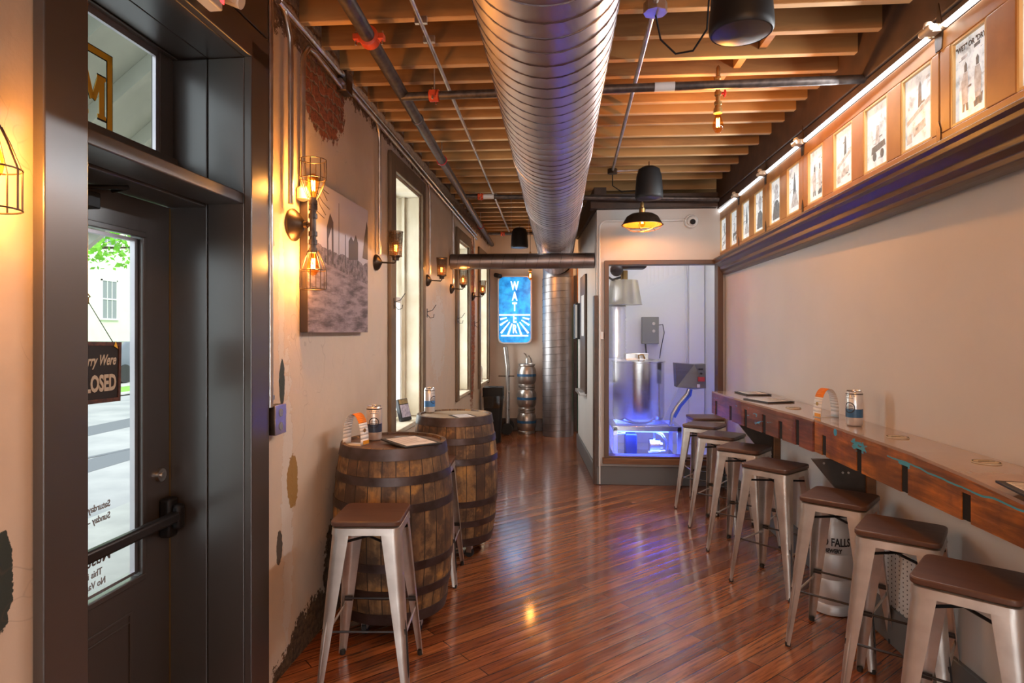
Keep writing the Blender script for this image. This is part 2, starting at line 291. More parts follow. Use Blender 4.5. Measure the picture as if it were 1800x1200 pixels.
# ---------------------------------------------------------------- mesh builder
class MB:
    def __init__(s): s.b = bmesh.new()
    def box(s, x0, y0, z0, x1, y1, z1, mx=None):
        r = bmesh.ops.create_cube(s.b, size=1)['verts']
        for v in r:
            v.co = Vector(((x0 + x1) / 2 + v.co.x * abs(x1 - x0), (y0 + y1) / 2 + v.co.y * abs(y1 - y0), (z0 + z1) / 2 + v.co.z * abs(z1 - z0)))
            if mx: v.co = mx @ v.co
        return s
    def ring(s, c, ax, r, n, up=None, sy=1, ph=0):
        ax = Vector(ax).normalized(); u = Vector(up) if up else (Vector((0, 0, 1)) if abs(ax.z) < .9 else Vector((0, 1, 0)))
        a = u.cross(ax).normalized(); b = ax.cross(a)
        return [s.b.verts.new(Vector(c) + (a * math.cos(ph + 2 * PI * k / n) + b * math.sin(ph + 2 * PI * k / n) * sy) * r) for k in range(n)]
    def skin(s, rings, caps=True, closed=False):
        n = len(rings[0])
        pairs = list(zip(rings[:-1], rings[1:]))
        if closed: pairs.append((rings[-1], rings[0]))
        for p, q in pairs:
            for k in range(n): s.b.faces.new((p[k], p[(k + 1) % n], q[(k + 1) % n], q[k]))
        if caps and not closed: s.b.faces.new(rings[0][::-1]); s.b.faces.new(rings[-1])
        return s
    def cyl(s, p, q, r, r2=None, n=16, caps=True):
        ax = Vector(q) - Vector(p)
        return s.skin([s.ring(p, ax, r, n), s.ring(q, ax, r if r2 is None else r2, n)], caps)
    def tube(s, pts, r, n=8, closed=False, caps=True):
        pts = [Vector(p) for p in pts]; R = []; N = len(pts); up = None
        for k, p in enumerate(pts):
            a = pts[(k - 1) % N] if (closed or k) else p; c = pts[(k + 1) % N] if (closed or k < N - 1) else p
            t = (c - a).normalized()
            if up is None: up = Vector((0, 0, 1)) if abs(t.z) < .9 else Vector((0, 1, 0))
            up = (up - t * up.dot(t)).normalized()
            rr = r[k] if isinstance(r, (list, tuple)) else r
            a_ = up.cross(t).normalized(); R.append([s.b.verts.new(p + (a_ * math.cos(2 * PI * j / n) + up * math.sin(2 * PI * j / n)) * rr) for j in range(n)])
        return s.skin(R, caps, closed)
    def lathe(s, prof, c=(0, 0, 0), n=24, ax=(0, 0, 1), caps=True):
        ax = Vector(ax).normalized(); c = Vector(c)
        return s.skin([s.ring(c + ax * z, ax, max(r, .0004), n) for r, z in prof], caps)
    def poly(s, pts, d):            # polygon extruded by vector d
        d = Vector(d); a = [s.b.verts.new(Vector(p)) for p in pts]; b = [s.b.verts.new(Vector(p) + d) for p in pts]
        n = len(a); s.b.faces.new(a[::-1]); s.b.faces.new(b)
        for k in range(n): s.b.faces.new((a[k], a[(k + 1) % n], b[(k + 1) % n], b[k]))
        return s
    def quad(s, *p): s.b.faces.new([s.b.verts.new(Vector(k)) for k in p]); return s
    def mark(s, k):                 # material slot for the faces added since the last mark
        for f in s.b.faces:
            if not f.tag: f.material_index = k; f.tag = True
        return s
    def sph(s, c, r, n=16, sz=1):
        g = bmesh.ops.create_uvsphere(s.b, u_segments=n, v_segments=max(6, n // 2), radius=r)['verts']
        for v in g: v.co = Vector((v.co.x, v.co.y, v.co.z * sz)) + Vector(c)
        return s
    def holes(s, plane, x, d, rect, holes):  # wall slab normal to 'x' or 'y' with rectangular openings: rect=(a0,z0,a1,z1)
        ys = sorted({rect[0], rect[2], *[h[0] for h in holes], *[h[2] for h in holes]}); zs = sorted({rect[1], rect[3], *[h[1] for h in holes], *[h[3] for h in holes]})
        solid = {}
        for i in range(len(ys) - 1):
            for j in range(len(zs) - 1):
                cy, cz = (ys[i] + ys[i + 1]) / 2, (zs[j] + zs[j + 1]) / 2
                solid[i, j] = not any(h[0] < cy < h[2] and h[1] < cz < h[3] for h in holes)
        vs = {}
        def V(i, j, k):
            if (i, j, k) not in vs:
                p = x if k == 0 else x + d
                vs[i, j, k] = s.b.verts.new((p, ys[i], zs[j]) if plane == 'x' else (ys[i], p, zs[j]))
            return vs[i, j, k]
        for (i, j), ok in solid.items():
            if not ok: continue
            for k in (0, 1): s.b.faces.new((V(i, j, k), V(i + 1, j, k), V(i + 1, j + 1, k), V(i, j + 1, k)))
            for (di, dj, e) in ((-1, 0, ((i, j), (i, j + 1))), (1, 0, ((i + 1, j), (i + 1, j + 1))), (0, -1, ((i, j), (i + 1, j))), (0, 1, ((i, j + 1), (i + 1, j + 1)))):
                if not solid.get((i + di, j + dj), False):
                    a, b = e; s.b.faces.new((V(*a, 0), V(*b, 0), V(*b, 1), V(*a, 1)))
        return s
    def tf(s, m):
        for v in s.b.verts: v.co = m @ v.co
        return s
    def build(s, name, mat, parent=None, frame=None, smooth=40, bevel=0, seg=2):
        bmesh.ops.recalc_face_normals(s.b, faces=s.b.faces); me = bpy.data.meshes.new(name); s.b.to_mesh(me); s.b.free()
        for m in (mat if isinstance(mat, (list, tuple)) else [mat]): me.materials.append(m)
        if smooth:
            me.shade_smooth(); me.set_sharp_from_angle(angle=math.radians(smooth))
        o = bpy.data.objects.new(name, me); C.objects.link(o)
        if parent: o.parent = parent
        if frame is not None: o.matrix_local = frame
        if bevel:
            b = o.modifiers.new('bevel', 'BEVEL'); b.width = bevel; b.segments = seg; b.limit_method = 'ANGLE'; b.angle_limit = math.radians(50)
        return o
def tag(o, label, cat, group=None):
    o['label'] = label; o['category'] = cat
    if group: o['group'] = group
    return o
def struct(o): o['kind'] = 'structure'; return o
def thing(name, label, cat, loc=(0, 0, 0), rz=0, group=None, frame=ID):
    o = bpy.data.objects.new(name, None); C.objects.link(o); o.empty_display_size = .1
    o.matrix_world = frame @ Matrix.Translation(loc) @ Matrix.Rotation(rz, 4, 'Z'); return tag(o, label, cat, group)
def dup(o, parent=None):
    c = o.copy(); C.objects.link(c); c.parent = parent
    for ch in [k for k in bpy.data.objects if k.parent == o]: dup(ch, c)
    return c
def copy_thing(src, name, label, loc, rz=0, group=None, frame=ID):
    c = dup(src); c.matrix_world = frame @ Matrix.Translation(loc) @ Matrix.Rotation(rz, 4, 'Z'); c['label'] = label
    if group: c['group'] = group
    return c
def text(name, s, size, mat, org, xd, yd, parent=None, depth=.0008, align='LEFT', off=0, shear=0, sx=1, frame=None):
    cu = bpy.data.curves.new(name, 'FONT'); cu.body = s; cu.size = size; cu.extrude = depth; cu.align_x = align; cu.offset = off; cu.shear = shear; cu.resolution_u = 3
    tmp = bpy.data.objects.new(name, cu); me = bpy.data.meshes.new_from_object(tmp); bpy.data.objects.remove(tmp); bpy.data.curves.remove(cu)
    x = Vector(xd).normalized(); y = Vector(yd).normalized(); z = x.cross(y)
    for v in me.vertices: v.co = Vector(org) + x * v.co.x * sx + y * v.co.y + z * v.co.z
    me.materials.clear(); me.materials.append(mat); me.name = name
    o = bpy.data.objects.new(name, me); C.objects.link(o)
    if parent: o.parent = parent
    if frame is not None: o.matrix_local = frame
    return o
def cyl_text(o, c, r, ang0, zc):   # bend a flat text mesh (x along, y up) around a vertical cylinder
    for v in o.data.vertices:
        a = ang0 + v.co.x / r; rr = r + v.co.z + .0006
        v.co = Vector((c[0] + rr * math.cos(a), c[1] + rr * math.sin(a), zc + v.co.y))
def arc(c, r, a0, a1, n, plane='xz'):
    out = []
    for k in range(n + 1):
        a = a0 + (a1 - a0) * k / n; u, w = r * math.cos(a), r * math.sin(a)
        out.append({'xz': (c[0] + u, c[1], c[2] + w), 'xy': (c[0] + u, c[1] + w, c[2]), 'yz': (c[0], c[1] + u, c[2] + w)}[plane])
    return out
# ================================================================ SETTING
CEIL = 3.13
struct(MB().box(-1.75, -3.1, -.12, 2.9, 11.6, 0).build('floor', M['floor'], smooth=0))
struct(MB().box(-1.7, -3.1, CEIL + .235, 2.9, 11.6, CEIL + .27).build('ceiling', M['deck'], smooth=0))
# left wall with door and window openings (wall frame coordinates)
W1 = (4.617, .815, 5.457, 2.80); W2 = (7.25, .815, 7.98, 2.68); W3 = (8.95, .815, 9.79, 2.68)
struct(MB().holes('x', 0, -.36, (-3.1, 0, 11.5, CEIL + .24), [(1.57, 0, 2.53, 2.78), W1, W2, W3]).build('wall_left', M['plaster'], frame=LM, smooth=0))
struct(MB().box(1.72, -3.1, 0, 1.86, 6.63, CEIL + .24).build('wall_right', M['drywall'], smooth=0))
struct(MB().holes('y', -3.0, -.12, (-1.75, 0, 1.86, CEIL + .24), [(-1.15, .3, 1.45, 2.8)]).build('wall_back', M['drywall'], smooth=0))
struct(MB().holes('y', 10.13, .15, (-1.5, 0, 2.9, CEIL + .24), []).build('wall_far', M['farwall'], smooth=0))
BX0, BZ0, BX1, BZ1 = .478, .285, 1.69, 2.345
struct(MB().holes('y', 6.63, .12, (.40, 0, 2.1, 2.88), [(BX0, BZ0, BX1, BZ1)]).build('wall_brewhouse_front', M['drywall'], smooth=0))
struct(MB().box(0, .121, 0, .12, 2.13, 2.88).build('wall_brewhouse_side', M['drywall'], frame=SM, smooth=0))
struct(MB().box(.30, 8.62, 0, 2.1, 8.74, 3.3).build('wall_brewhouse_back', M['white'], smooth=0))
struct(MB().box(1.96, 6.751, 0, 2.1, 8.619, 3.3).build('wall_brewhouse_right', M['white'], smooth=0))
struct(MB().box(2.78, 8.75, 0, 2.9, 10.129, 3.3).build('wall_passage_end', M['farwall'], smooth=0))
# joists
joist_z = CEIL
jm = MB().box(-1.5, -.022, .0035, 1.78, .022, .235).mark(0).box(-1.5, -.0195, 0, 1.78, .0195, .0035).mark(1).build('ceiling_joist', [M['joist'], M['joist_edge_lit']], smooth=0)
ys = [3.03, 3.31, 3.57, 3.81, 4.07, 4.27, 4.46, 4.68, 4.96, 5.26, 5.55, 5.84, 6.12, 6.40]
yy = 3.03
pre = []
while yy > -2.6: yy -= .29; pre.append(round(yy, 2))
ys = sorted(pre)[0:] + ys + [6.86 + .28 * k for k in range(12)]
first = True
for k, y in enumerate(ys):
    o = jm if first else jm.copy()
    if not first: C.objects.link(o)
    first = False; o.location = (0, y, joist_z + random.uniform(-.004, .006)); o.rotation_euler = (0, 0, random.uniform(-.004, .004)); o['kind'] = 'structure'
# blocking between joists
bl = MB().box(-.02, 0, .03, .02, .235, .2).build('joist_blocking', M['joist'], smooth=0); bl['kind'] = 'structure'; bl.location = (1.12, 3.335, CEIL)
for x, y in ((1.05, 3.595), (1.0, 3.835), (.30, 2.52)):
    c = bl.copy(); C.objects.link(c); c.location = (x, y - .0, CEIL); c['kind'] = 'structure'
# painted timbers
struct(MB().box(1.63, -3.0, 2.955, 1.72, 6.63, CEIL + .2).build('trim_wall_beam', M['beam'], smooth=0, bevel=.006))
struct(MB().box(1.64, -3.0, 2.872, 1.719, 6.63, 2.950).build('trim_wall_fascia', M['beam'], smooth=0, bevel=.004))
struct(MB().box(.33, 6.55, 2.885, 1.63, 6.70, 3.03).build('trim_brewhouse_beam', M['beam'], smooth=0, bevel=.004))
struct(MB().box(-.03, .0, 2.885, .10, 2.13, 3.12).build('trim_passage_beam', M['beam'], frame=SM, smooth=0, bevel=.004))
# skirtings
struct(MB().box(1.695, -2.99, 0, 1.7195, 6.6, .19).build('baseboard_right', M['grey'], bevel=.004))
struct(MB().box(.385, 6.605, 0, 1.69, 6.629, .19).build('baseboard_front', M['grey'], bevel=.004))
struct(MB().box(-.022, .06, 0, -.001, 2.13, .19).build('baseboard_side', M['grey'], frame=SM, bevel=.004))
struct(MB().box(-1.1, 10.1, 0, 2.7, 10.129, .2).build('baseboard_far', M['darkwood'], bevel=.004))
struct(MB().box(-.03, -.022, .0, -.0015, .1, 1.98).box(-.03, -.025, 0, .012, -.0015, 1.98).build('trim_corner_guard', M['darkwood'], frame=SM, smooth=0, bevel=.003))
# cornice under the sash row
cr = [(0, 2.185), (-.03, 2.19), (-.03, 2.215), (-.055, 2.235), (-.055, 2.262), (-.085, 2.29), (-.105, 2.30), (-.105, 2.322), (-.12, 2.335), (-.12, 2.352), (.06, 2.352), (.06, 2.185)]
struct(MB().poly([(x + .02, -3.0, z) for x, z in cr], (0, 9.58, 0)).build('trim_cornice', M['darkwood'], frame=RM, smooth=0, bevel=.004))
# ---------------------------------------------------------------- left windows (windows 1-3)
for k, w in enumerate((W1, W2, W3)):
    y0, z0, y1, z1 = w; n = 'window_%d' % (k + 1)
    r = MB()
    for a, b in ((y0 + .002, y0 + .02), (y1 - .02, y1 - .002)): r.box(-.34, a, z0 + .05, -.002, b, z1 - .02)
    r.box(-.34, y0 + .002, z1 - .02, -.002, y1 - .002, z1 - .001)
    for a, b in ((y0 + .021, y0 + .05), (y1 - .05, y1 - .021)): r.box(-.15, a, z0 + .05, -.125, b, z1 - .02)
    w_ = struct(r.build(n, M['cream'], frame=LM, smooth=0, bevel=.003))
    s = MB(); a, b, zb, zt = y0 + .051, y1 - .051, z0 + .055, z1 - .03; zm = (zb + zt) / 2 + .08
    for (zz0, zz1, xo) in ((zb, zm, -.19), (zm - .03, zt, -.235)):
        s.box(xo, a, zz0, xo + .04, a + .045, zz1).box(xo, b - .045, zz0, xo + .04, b, zz1).box(xo, a + .045, zz0, xo + .04, b - .045, zz0 + .06).box(xo, a + .045, zz1 - .05, xo + .04, b - .045, zz1)
    s.build('sash', M['white'], w_, smooth=0, bevel=.003)
    MB().box(-.175, a + .045, zb + .06, -.171, b - .045, zm - .05).box(-.22, a + .045, zm + .03, -.216, b - .045, zt - .05).build('pane', M['glass'], w_, smooth=0)
    MB().box(-.34, y0 + .002, z0 + .002, .035, y1 - .002, z0 + .04).build('window_sill', M['cream'], w_, smooth=0, bevel=.006)
    MB().box(.002, y0 - .13, z0 - .02, .03, y0 - .002, z1 + .13).box(.002, y1 + .002, z0 - .02, .03, y1 + .11, z1 + .13).box(.002, y0 - .002, z1 + .002, .03, y1 + .002, z1 + .13).build('casing', M['casing'], w_, smooth=0, bevel=.006)
# ---------------------------------------------------------------- unseen shopfront window, added as a light source behind the camera
wb = MB()
for x in (-1.15, -.28, .59, 1.39): wb.box(x, -3.08, .3, x + .06, -3.02, 2.8)
wb.box(-1.09, -3.08, .3, 1.39, -3.02, .36).box(-1.09, -3.08, 2.74, 1.39, -3.02, 2.8)
wo = struct(wb.build('window_4', M['trim'], smooth=0)); MB().box(-1.1, -3.052, .35, 1.4, -3.048, 2.75).build('pane', M['glass'], wo, smooth=0)
# ---------------------------------------------------------------- entrance door recess (left)
DX = -.318; y0, y1 = 1.60, 2.484; TX = -.305
d1 = MB()
d1.box(.002, 1.472, 0, .035, 1.616, 2.80).box(.002, 2.484, 0, .035, 2.635, 2.80).box(.002, 1.472, 2.73, .035, 2.635, 2.86)       # casing
for a, b in ((1.58, 1.616), (2.484, 2.52)):
    d1.box(-.155, a, 0, .002, b, 2.729).box(DX - .02, a + (.002 if a > 2 else -.002), 0, -.160, b + (.002 if a > 2 else -.002), 2.729)
d1.box(-.155, 1.58, 2.73, .002, 2.52, 2.765).box(DX - .02, 1.58, 2.733, -.16, 2.52, 2.768)
struct(d1.build('trim_door_casing', M['trim'], frame=LM, smooth=0, bevel=.004))
struct(MB().box(.002, 1.40, 2.87, .03, 2.635, 3.12).build('trim_door_header', M['trim'], frame=LM, smooth=0, bevel=.004))
struct(MB().box(-.155, 1.617, 2.125, .002, 2.483, 2.17).box(DX - .02, 1.617, 2.115, -.16, 2.483, 2.168).build('trim_door_head', M['trim'], frame=LM, smooth=0, bevel=.004))
tw = MB().box(TX - .03, 1.617, 2.17, TX + .02, 2.483, 2.315).box(TX - .03, 1.617, 2.725, TX + .02, 2.483, 2.731).box(TX - .03, 1.617, 2.315, TX + .02, 1.68, 2.725).box(TX - .04, 2.40, 2.315, TX, 2.483, 2.725)
tw_ = struct(tw.build('window_5', M['trim'], frame=LM, smooth=0, bevel=.003))
MB().box(TX - .018, 2.378, 2.317, TX - .004, 2.40, 2.72).box(TX - .018, 1.68, 2.70, TX - .004, 2.40, 2.725).build('glazing_spacer', M['galv'], tw_, smooth=0)
MB().box(TX - .014, 1.68, 2.315, TX - .010, 2.38, 2.725).build('pane', M['glass'], tw_, smooth=0)
mx = TX - .008
b_ = MB().box(mx, 2.122, 2.317, mx + .001, 2.145, 2.592).box(mx, 1.70, 2.57, mx + .001, 2.145, 2.592).build('gold_border', M['gold'], tw_, smooth=0)
b_ = MB().box(mx - .0008, 2.118, 2.317, mx - .0002, 2.149, 2.596).box(mx - .0008, 1.70, 2.566, mx - .0002, 2.149, 2.596).build('black_outline', M['ink'], tw_, smooth=0)
def slabM(y, z, w, h, m, x):       # a slab-serif M drawn as polygons, y = right edge
    g = MB(); s_ = .23 * w
    for k in (0, 1):
        yy = y - w + k * (w - s_); g.poly([(x, yy, z), (x, yy + s_, z), (x, yy + s_, z + h), (x, yy, z + h)], (.001, 0, 0))
        g.poly([(x, yy - .008, z), (x, yy + s_ + .008, z), (x, yy + s_ + .008, z + .014), (x, yy - .008, z + .014)], (.0012, 0, 0))
        g.poly([(x, yy - .010, z + h - .014), (x, yy + s_ + .006, z + h - .014), (x, yy + s_ + .006, z + h), (x, yy - .010, z + h)], (.0012, 0, 0))
    c = y - w / 2
    g.poly([(x, y - w + .004, z + h), (x, y - w + s_ + .006, z + h), (x, c + .006, z + h * .42), (x, c - .012, z + h * .36)], (.0011, 0, 0))
    g.poly([(x, y - .004, z + h), (x, y - s_ - .006, z + h), (x, c - .006, z + h * .42), (x, c + .012, z + h * .36)], (.0011, 0, 0))
    return g.build('gold_letter' if m == M['gold'] else 'letter_outline', m, tw_, smooth=0)
slabM(2.106, 2.352, .105, .15, M['gold'], mx + .0004); slabM(2.111, 2.346, .117, .162, M['ink'], mx - .0018)
gi = MB()
for z in (2.352, 2.488): gi.box(mx, 1.935, z, mx + .001, 1.985, z + .014)
gi.box(mx, 1.947, 2.352, mx + .001, 1.973, 2.50).build('gold_letter', M['gold'], tw_, smooth=0)
# door leaf
dr = MB().holes('x', DX - .045, .045, (y0 + .02, .012, y1 - .008, 2.113), [(1.78, .655, 2.305, 1.972)])
door = struct(dr.build('door_1', M['trim'], frame=LM, smooth=0, bevel=.003))
fr = MB()
for i, (a, b) in enumerate(((.012, .010), (-.0, .004))):
    g0, g1, h0, h1 = 1.78 + a, 2.305 - a, .655 + a, 1.972 - a
fr.box(DX, 1.765, .64, DX + .012, 2.32, .662).box(DX, 1.765, 1.965, DX + .012, 2.32, 1.987).box(DX, 2.30, .662, DX + .012, 2.32, 1.965).box(DX, 1.765, .662, DX + .012, 1.785, 1.965).build('glazing_frame', M['trim'], door, smooth=0, bevel=.003)
MB().box(DX - .03, 2.283, .668, DX - .01, 2.300, 1.96).box(DX - .03, 1.79, 1.948, DX - .01, 2.30, 1.96).box(DX - .03, 1.79, .668, DX - .01, 2.30, .679).build('glazing_spacer', M['galv'], door, smooth=0)
MB().box(DX - .022, 1.782, .657, DX - .018, 2.303, 1.97).build('pane', M['glass'], door, smooth=0)
MB().box(DX - .002, y1 - .007, .0, DX + .001, y1 - .001, 2.112).build('weather_strip', M['brass'], door, smooth=0)
pm = MB()
for a in (0, .012): pm.box(DX, 1.86 + a, .50 - a * 0, DX + .004, 2.24 - a, .508) if a == 0 else None
pm.box(DX, 1.84, .10, DX + .005, 2.25, .112).box(DX, 1.84, .53, DX + .005, 2.25, .542).box(DX, 1.84, .112, DX + .005, 1.852, .53).box(DX, 2.238, .112, DX + .005, 2.25, .53).build('panel_moulding', M['trim'], door, smooth=0, bevel=.002)
MB().cyl((DX, 2.412, 1.022), (DX + .014, 2.412, 1.022), .026, n=24).cyl((DX + .014, 2.412, 1.022), (DX + .02, 2.412, 1.022), .012, n=16).build('lock_cylinder', M['conduit'], door)
pb = MB().box(DX, 2.405, .765, DX + .05, 2.465, .925).box(DX + .05, 2.412, .80, DX + .085, 2.458, .90)
pb.build('push_bar_housing', M['black'], door, bevel=.012)
ba = MB().box(DX + .05, 1.66, .832, DX + .085, 2.42, .875).build('push_bar', M['darkmetal'], door, bevel=.010)
cl_ = MB().box(DX, 1.70, 2.02, DX + .055, 2.03, 2.075).tube([(DX + .03, 1.95, 2.08), (DX + .13, 2.06, 2.10), (DX + .02, 2.13, 2.106)], .009).cyl((DX + .03, 1.93, 2.075), (DX + .03, 1.93, 2.10), .02).build('door_closer', M['black'], door, bevel=.004)
YN, ZU = (0, -1, 0), (0, 0, 1); vx = DX - .0175
for s_, y, z, h in (('Saturday - 12:30 pm', 2.165, .965, .034), ('Sunday - 12:30 pm', 2.165, .922, .034), ('Must Be 21', 2.168, .775, .062), ('This is a Non', 2.125, .733, .034), ('No Vaping Ev', 2.142, .695, .034)):
    text('window_lettering', s_, h, M['inkgrey'], (vx, y, z), YN, ZU, door, off=.0006, sx=.9)
# hanging sign with its suction hook
sg = thing('closed_sign', 'brown wooden sign reading Sorry Were CLOSED hung on door glass', 'sign', (DX + .0, 2.045, 1.351), frame=LM)
sm = Matrix.Rotation(math.radians(-1.5), 4, 'X')
MB().box(.006, -.125, 0, .016, .125, .215).tf(sm).build('board', new_mat('sign black', (.022, .018, .018), .5), sg, bevel=.002)
MB().box(.0155, -.125, 0, .019, .125, .014).box(.0155, -.125, .201, .019, .125, .215).box(.0155, -.125, .014, .019, -.113, .201).box(.0155, .113, .014, .019, .125, .201).tf(sm).build('border', noisy('rust brown border', (.17, .07, .05), (.07, .04, .04), 60, .5), sg, smooth=0)
MB().poly([(.019, .1, .215), (.019, .112, .187), (.019, .092, .197)], (.001, 0, 0)).build('gold_corner', M['gold'], sg, smooth=0)
t1 = text('lettering', 'Sorry Were', .052, M['beige'], (.0165, -.112, .132), (0, 1, 0), (0, .12, 1), sg, .001, off=.0012, shear=.25, sx=.86)
t2 = text('lettering', 'CLOSED', .078, M['beige'], (.0165, -.096, .042), (0, 1, 0), ZU, sg, .001, off=.003, sx=.66)
for o_, a_, b_ in ((t1, -.066, .106), (t2, -.074, .105)):
    lo = min(v.co.y for v in o_.data.vertices); hi = max(v.co.y for v in o_.data.vertices)
    for v in o_.data.vertices: v.co.y = a_ + (v.co.y - lo) / (hi - lo) * (b_ - a_)
MB().tube([(.011, .098, .21), (.006, -.012, .352), (.011, -.115, .21)], .0016, 5).build('hanging_wire', M['bronze'], sg)
MB().tube([(.006, -.012, .346), (.012, -.02, .352), (.012, -.02, .366), (.009, -.008, .37), (.006, -.012, .377), (.002, -.016, .384)], .0022, 6).build('hook', M['brass'], sg)
MB().lathe([(.024, 0), (.02, .004), (.008, .008), (.006, .013)], (-.013, -.024, .388), 20, (1, 0, 0)).build('suction_cup', M['ceramic'], sg)
# ================================================================ RIGHT SASH ROW
def printart(kind, rnd):   # simple old newspaper pictures as ink shapes in (y,z) units of a 0..1 pane; returns list of (polygon, dark?)
    P = []
    R = rnd.random
    if kind == 'figures':
        for cx, lean in ((.30, .02), (.72, -.02)):
            P.append(([(cx - .09, .18), (cx + .09, .18), (cx + .11, .45), (cx + .07 + lean, .58), (cx - .07 + lean, .58), (cx - .12, .44)], 0))
            P.append(([(cx - .04 + lean, .59), (cx + .04 + lean, .59), (cx + .045 + lean, .68), (cx + lean, .72), (cx - .045 + lean, .68)], 1))
            P.append(([(cx - .08, .18), (cx - .01, .18), (cx - .03, .08), (cx - .09, .08)], 1)); P.append(([(cx + .02, .18), (cx + .09, .18), (cx + .10, .08), (cx + .04, .08)], 1))
        P.append(([(.12, .40), (.20, .50), (.22, .47), (.13, .37)], 0)); P.append(([(.58, .14), (.86, .22), (.84, .10), (.60, .07)], 1))
    elif kind == 'tower':
        P.append(([(.47, .52), (.60, .56), (.58, .84), (.54, .90), (.49, .83)], 1)); P.append(([(.05, .40), (.95, .62), (.95, .55), (.05, .33)], 0)); P.append(([(.30, .12), (.75, .20), (.72, .32), (.32, .26)], 0)); P.append(([(.05, .05), (.25, .06), (.22, .20), (.08, .18)], 0))
    elif kind == 'portrait':
        P.append(([(.12, .05), (.90, .05), (.80, .42), (.60, .52), (.45, .52), (.22, .42)], 1)); P.append(([(.36, .55), (.66, .55), (.72, .80), (.58, .92), (.42, .92), (.32, .80)], 0))
    elif kind == 'steeple':
        P.append(([(.15, .10), (.85, .10), (.62, .42), (.36, .40)], 0)); P.append(([(.36, .40), (.60, .42), (.58, .62), (.48, .90), (.40, .62)], 1))
    elif kind == 'wagon':
        P.append(([(.2, .22), (.85, .28), (.82, .38), (.22, .34)], 1)); 
        for c in (.35, .7): P.append(([(c + .09 * math.cos(a), .17 + .08 * math.sin(a)) for a in [k * PI / 4 for k in range(8)]], 1))
        P.append(([(.38, .36), (.60, .38), (.56, .66), (.44, .68)], 0))
    for k in range(7):
        a, b, w, h = R() * .8 + .05, R() * .8 + .08, .05 + R() * .16, .006 + R() * .05
        P.append(([(a, b), (min(a + w, .97), b + .01), (min(a + w, .97), b + h), (a, b + h * .8)], int(R() * 1.6)))
    return P
def pane_mat(i):
    m = bpy.data.materials.new('backlit print'); m.use_nodes = True; t = NT(m)
    n = t.noise(t.coord(loc=(i * 3.1, i * 1.7, 0)), 16, 5, .65); n2 = t.noise(t.coord(loc=(i * 1.1, 0, i)), 5, 3, .6)
    c = t.ramp(n, [(.3, (.26, .31, .34)), (.45, (.54, .62, .66)), (.58, (.68, .75, .79))]); c = t.mix(t.ramp(n2, [(.5, 0.), (.65, .25)]), c, (.6, .64, .68))
    t.base(c); t.l(c, t.p.inputs['Emission Color']); t.p.inputs['Emission Strength'].default_value = .34; t.p.inputs['Roughness'].default_value = .3; return m
rnd = random.Random(3)
def pm2(n, c, e):
    m = noisy(n, c, tuple(min(k * 1.7, .95) for k in c), 40, .4, bump=0); p = m.node_tree.nodes['Principled BSDF']; l = p.inputs['Base Color'].links[0]; m.node_tree.links.new(l.from_socket, p.inputs['Emission Color']); p.inputs['Emission Strength'].default_value = e; return m
PD = pm2('print dark', (.10, .12, .13), .2); PG = pm2('print grey', (.32, .35, .37), .2)
kinds = ['wagon', 'figures', 'tower', 'wagon', 'tower', 'figures', 'steeple', 'portrait', 'portrait', 'steeple', 'wagon', 'tower', 'steeple']
# pane y-centres, near to far
pc = [2.16, 2.538, 2.905, 3.283, 3.67, 4.074, 4.475, 4.87, 5.289, 5.68, 6.10, 6.515]
bounds = [1.95, 2.722, 4.275, 5.08, 5.89, 6.72]   # sash edges (hinges stand on them)
Z0, Z1 = 2.354, 2.835; SX0, SX1 = -.02, .03
names = ['nearest varnished sash of backlit prints, cut off by the frame edge', 'long four pane varnished sash with the WET or DRY cartoon at its near end',
         'two pane varnished sash with steeple print, third from the near end', 'two pane varnished sash with a dark suited portrait', 'farthest two pane varnished sash, next to the brewhouse wall']
ki = 0
for i in range(5):
    a, b = bounds[i] + .004, bounds[i + 1] - .004; ps = [p for p in pc if a < p < b]
    s = thing('window_sash', names[i], 'sash', (0, a, Z0), frame=RM, group='old sashes above the bar wall'); f = MB(); pw = .125 if i else .11
    edges = [0] + sum([[p - a - pw, p - a + pw] for p in ps], []) + [b - a]
    f.box(SX0, 0, 0, SX1, b - a, .065).box(SX0, 0, .405, SX1, b - a, Z1 - Z0)
    for k in range(0, len(edges), 2): f.box(SX0, edges[k], .065, SX1, edges[k + 1], .405)
    f.build('sash_frame', M['sash'], s, smooth=0, bevel=.004)
    for p in ps:
        q = p - a; bd = MB()
        bd.box(SX0 + .002, q - pw, .065, SX0 + .016, q - pw + .012, .405).box(SX0 + .002, q + pw - .012, .065, SX0 + .016, q + pw, .405).box(SX0 + .002, q - pw + .012, .065, SX0 + .016, q + pw - .012, .077).box(SX0 + .002, q - pw + .012, .393, SX0 + .016, q + pw - .012, .405)
        bd.build('glazing_bead', M['bead'], s, smooth=0, bevel=.002)
        g = MB().box(SX0 + .016, q - pw, .066, SX0 + .019, q + pw, .404).mark(0); kind = kinds[ki]; w, h = 2 * pw - .03, .30
        if p == pc[1]: kind = 'figures'
        for pl, dk in printart(kind, rnd):
            # seen from the room: +y is to the left
            g.poly([(SX0 + .0145, q + w / 2 - u * w, .085 + v * h) for u, v in pl], (.0008, 0, 0)).mark(1 if dk else 2)
        pn = g.build('backlit_print', [pane_mat(ki), PD, PG], s, smooth=0)
        if p == pc[1]: text('print_lettering', '"WET" OR "DRY"', .030, new_mat('print ink', (.1, .11, .12), .4), (SX0 + .0145, q, .352), (0, -1, 0), ZU, pn, .0004, 'CENTER', off=.0008, sx=.85)
        ki += 1
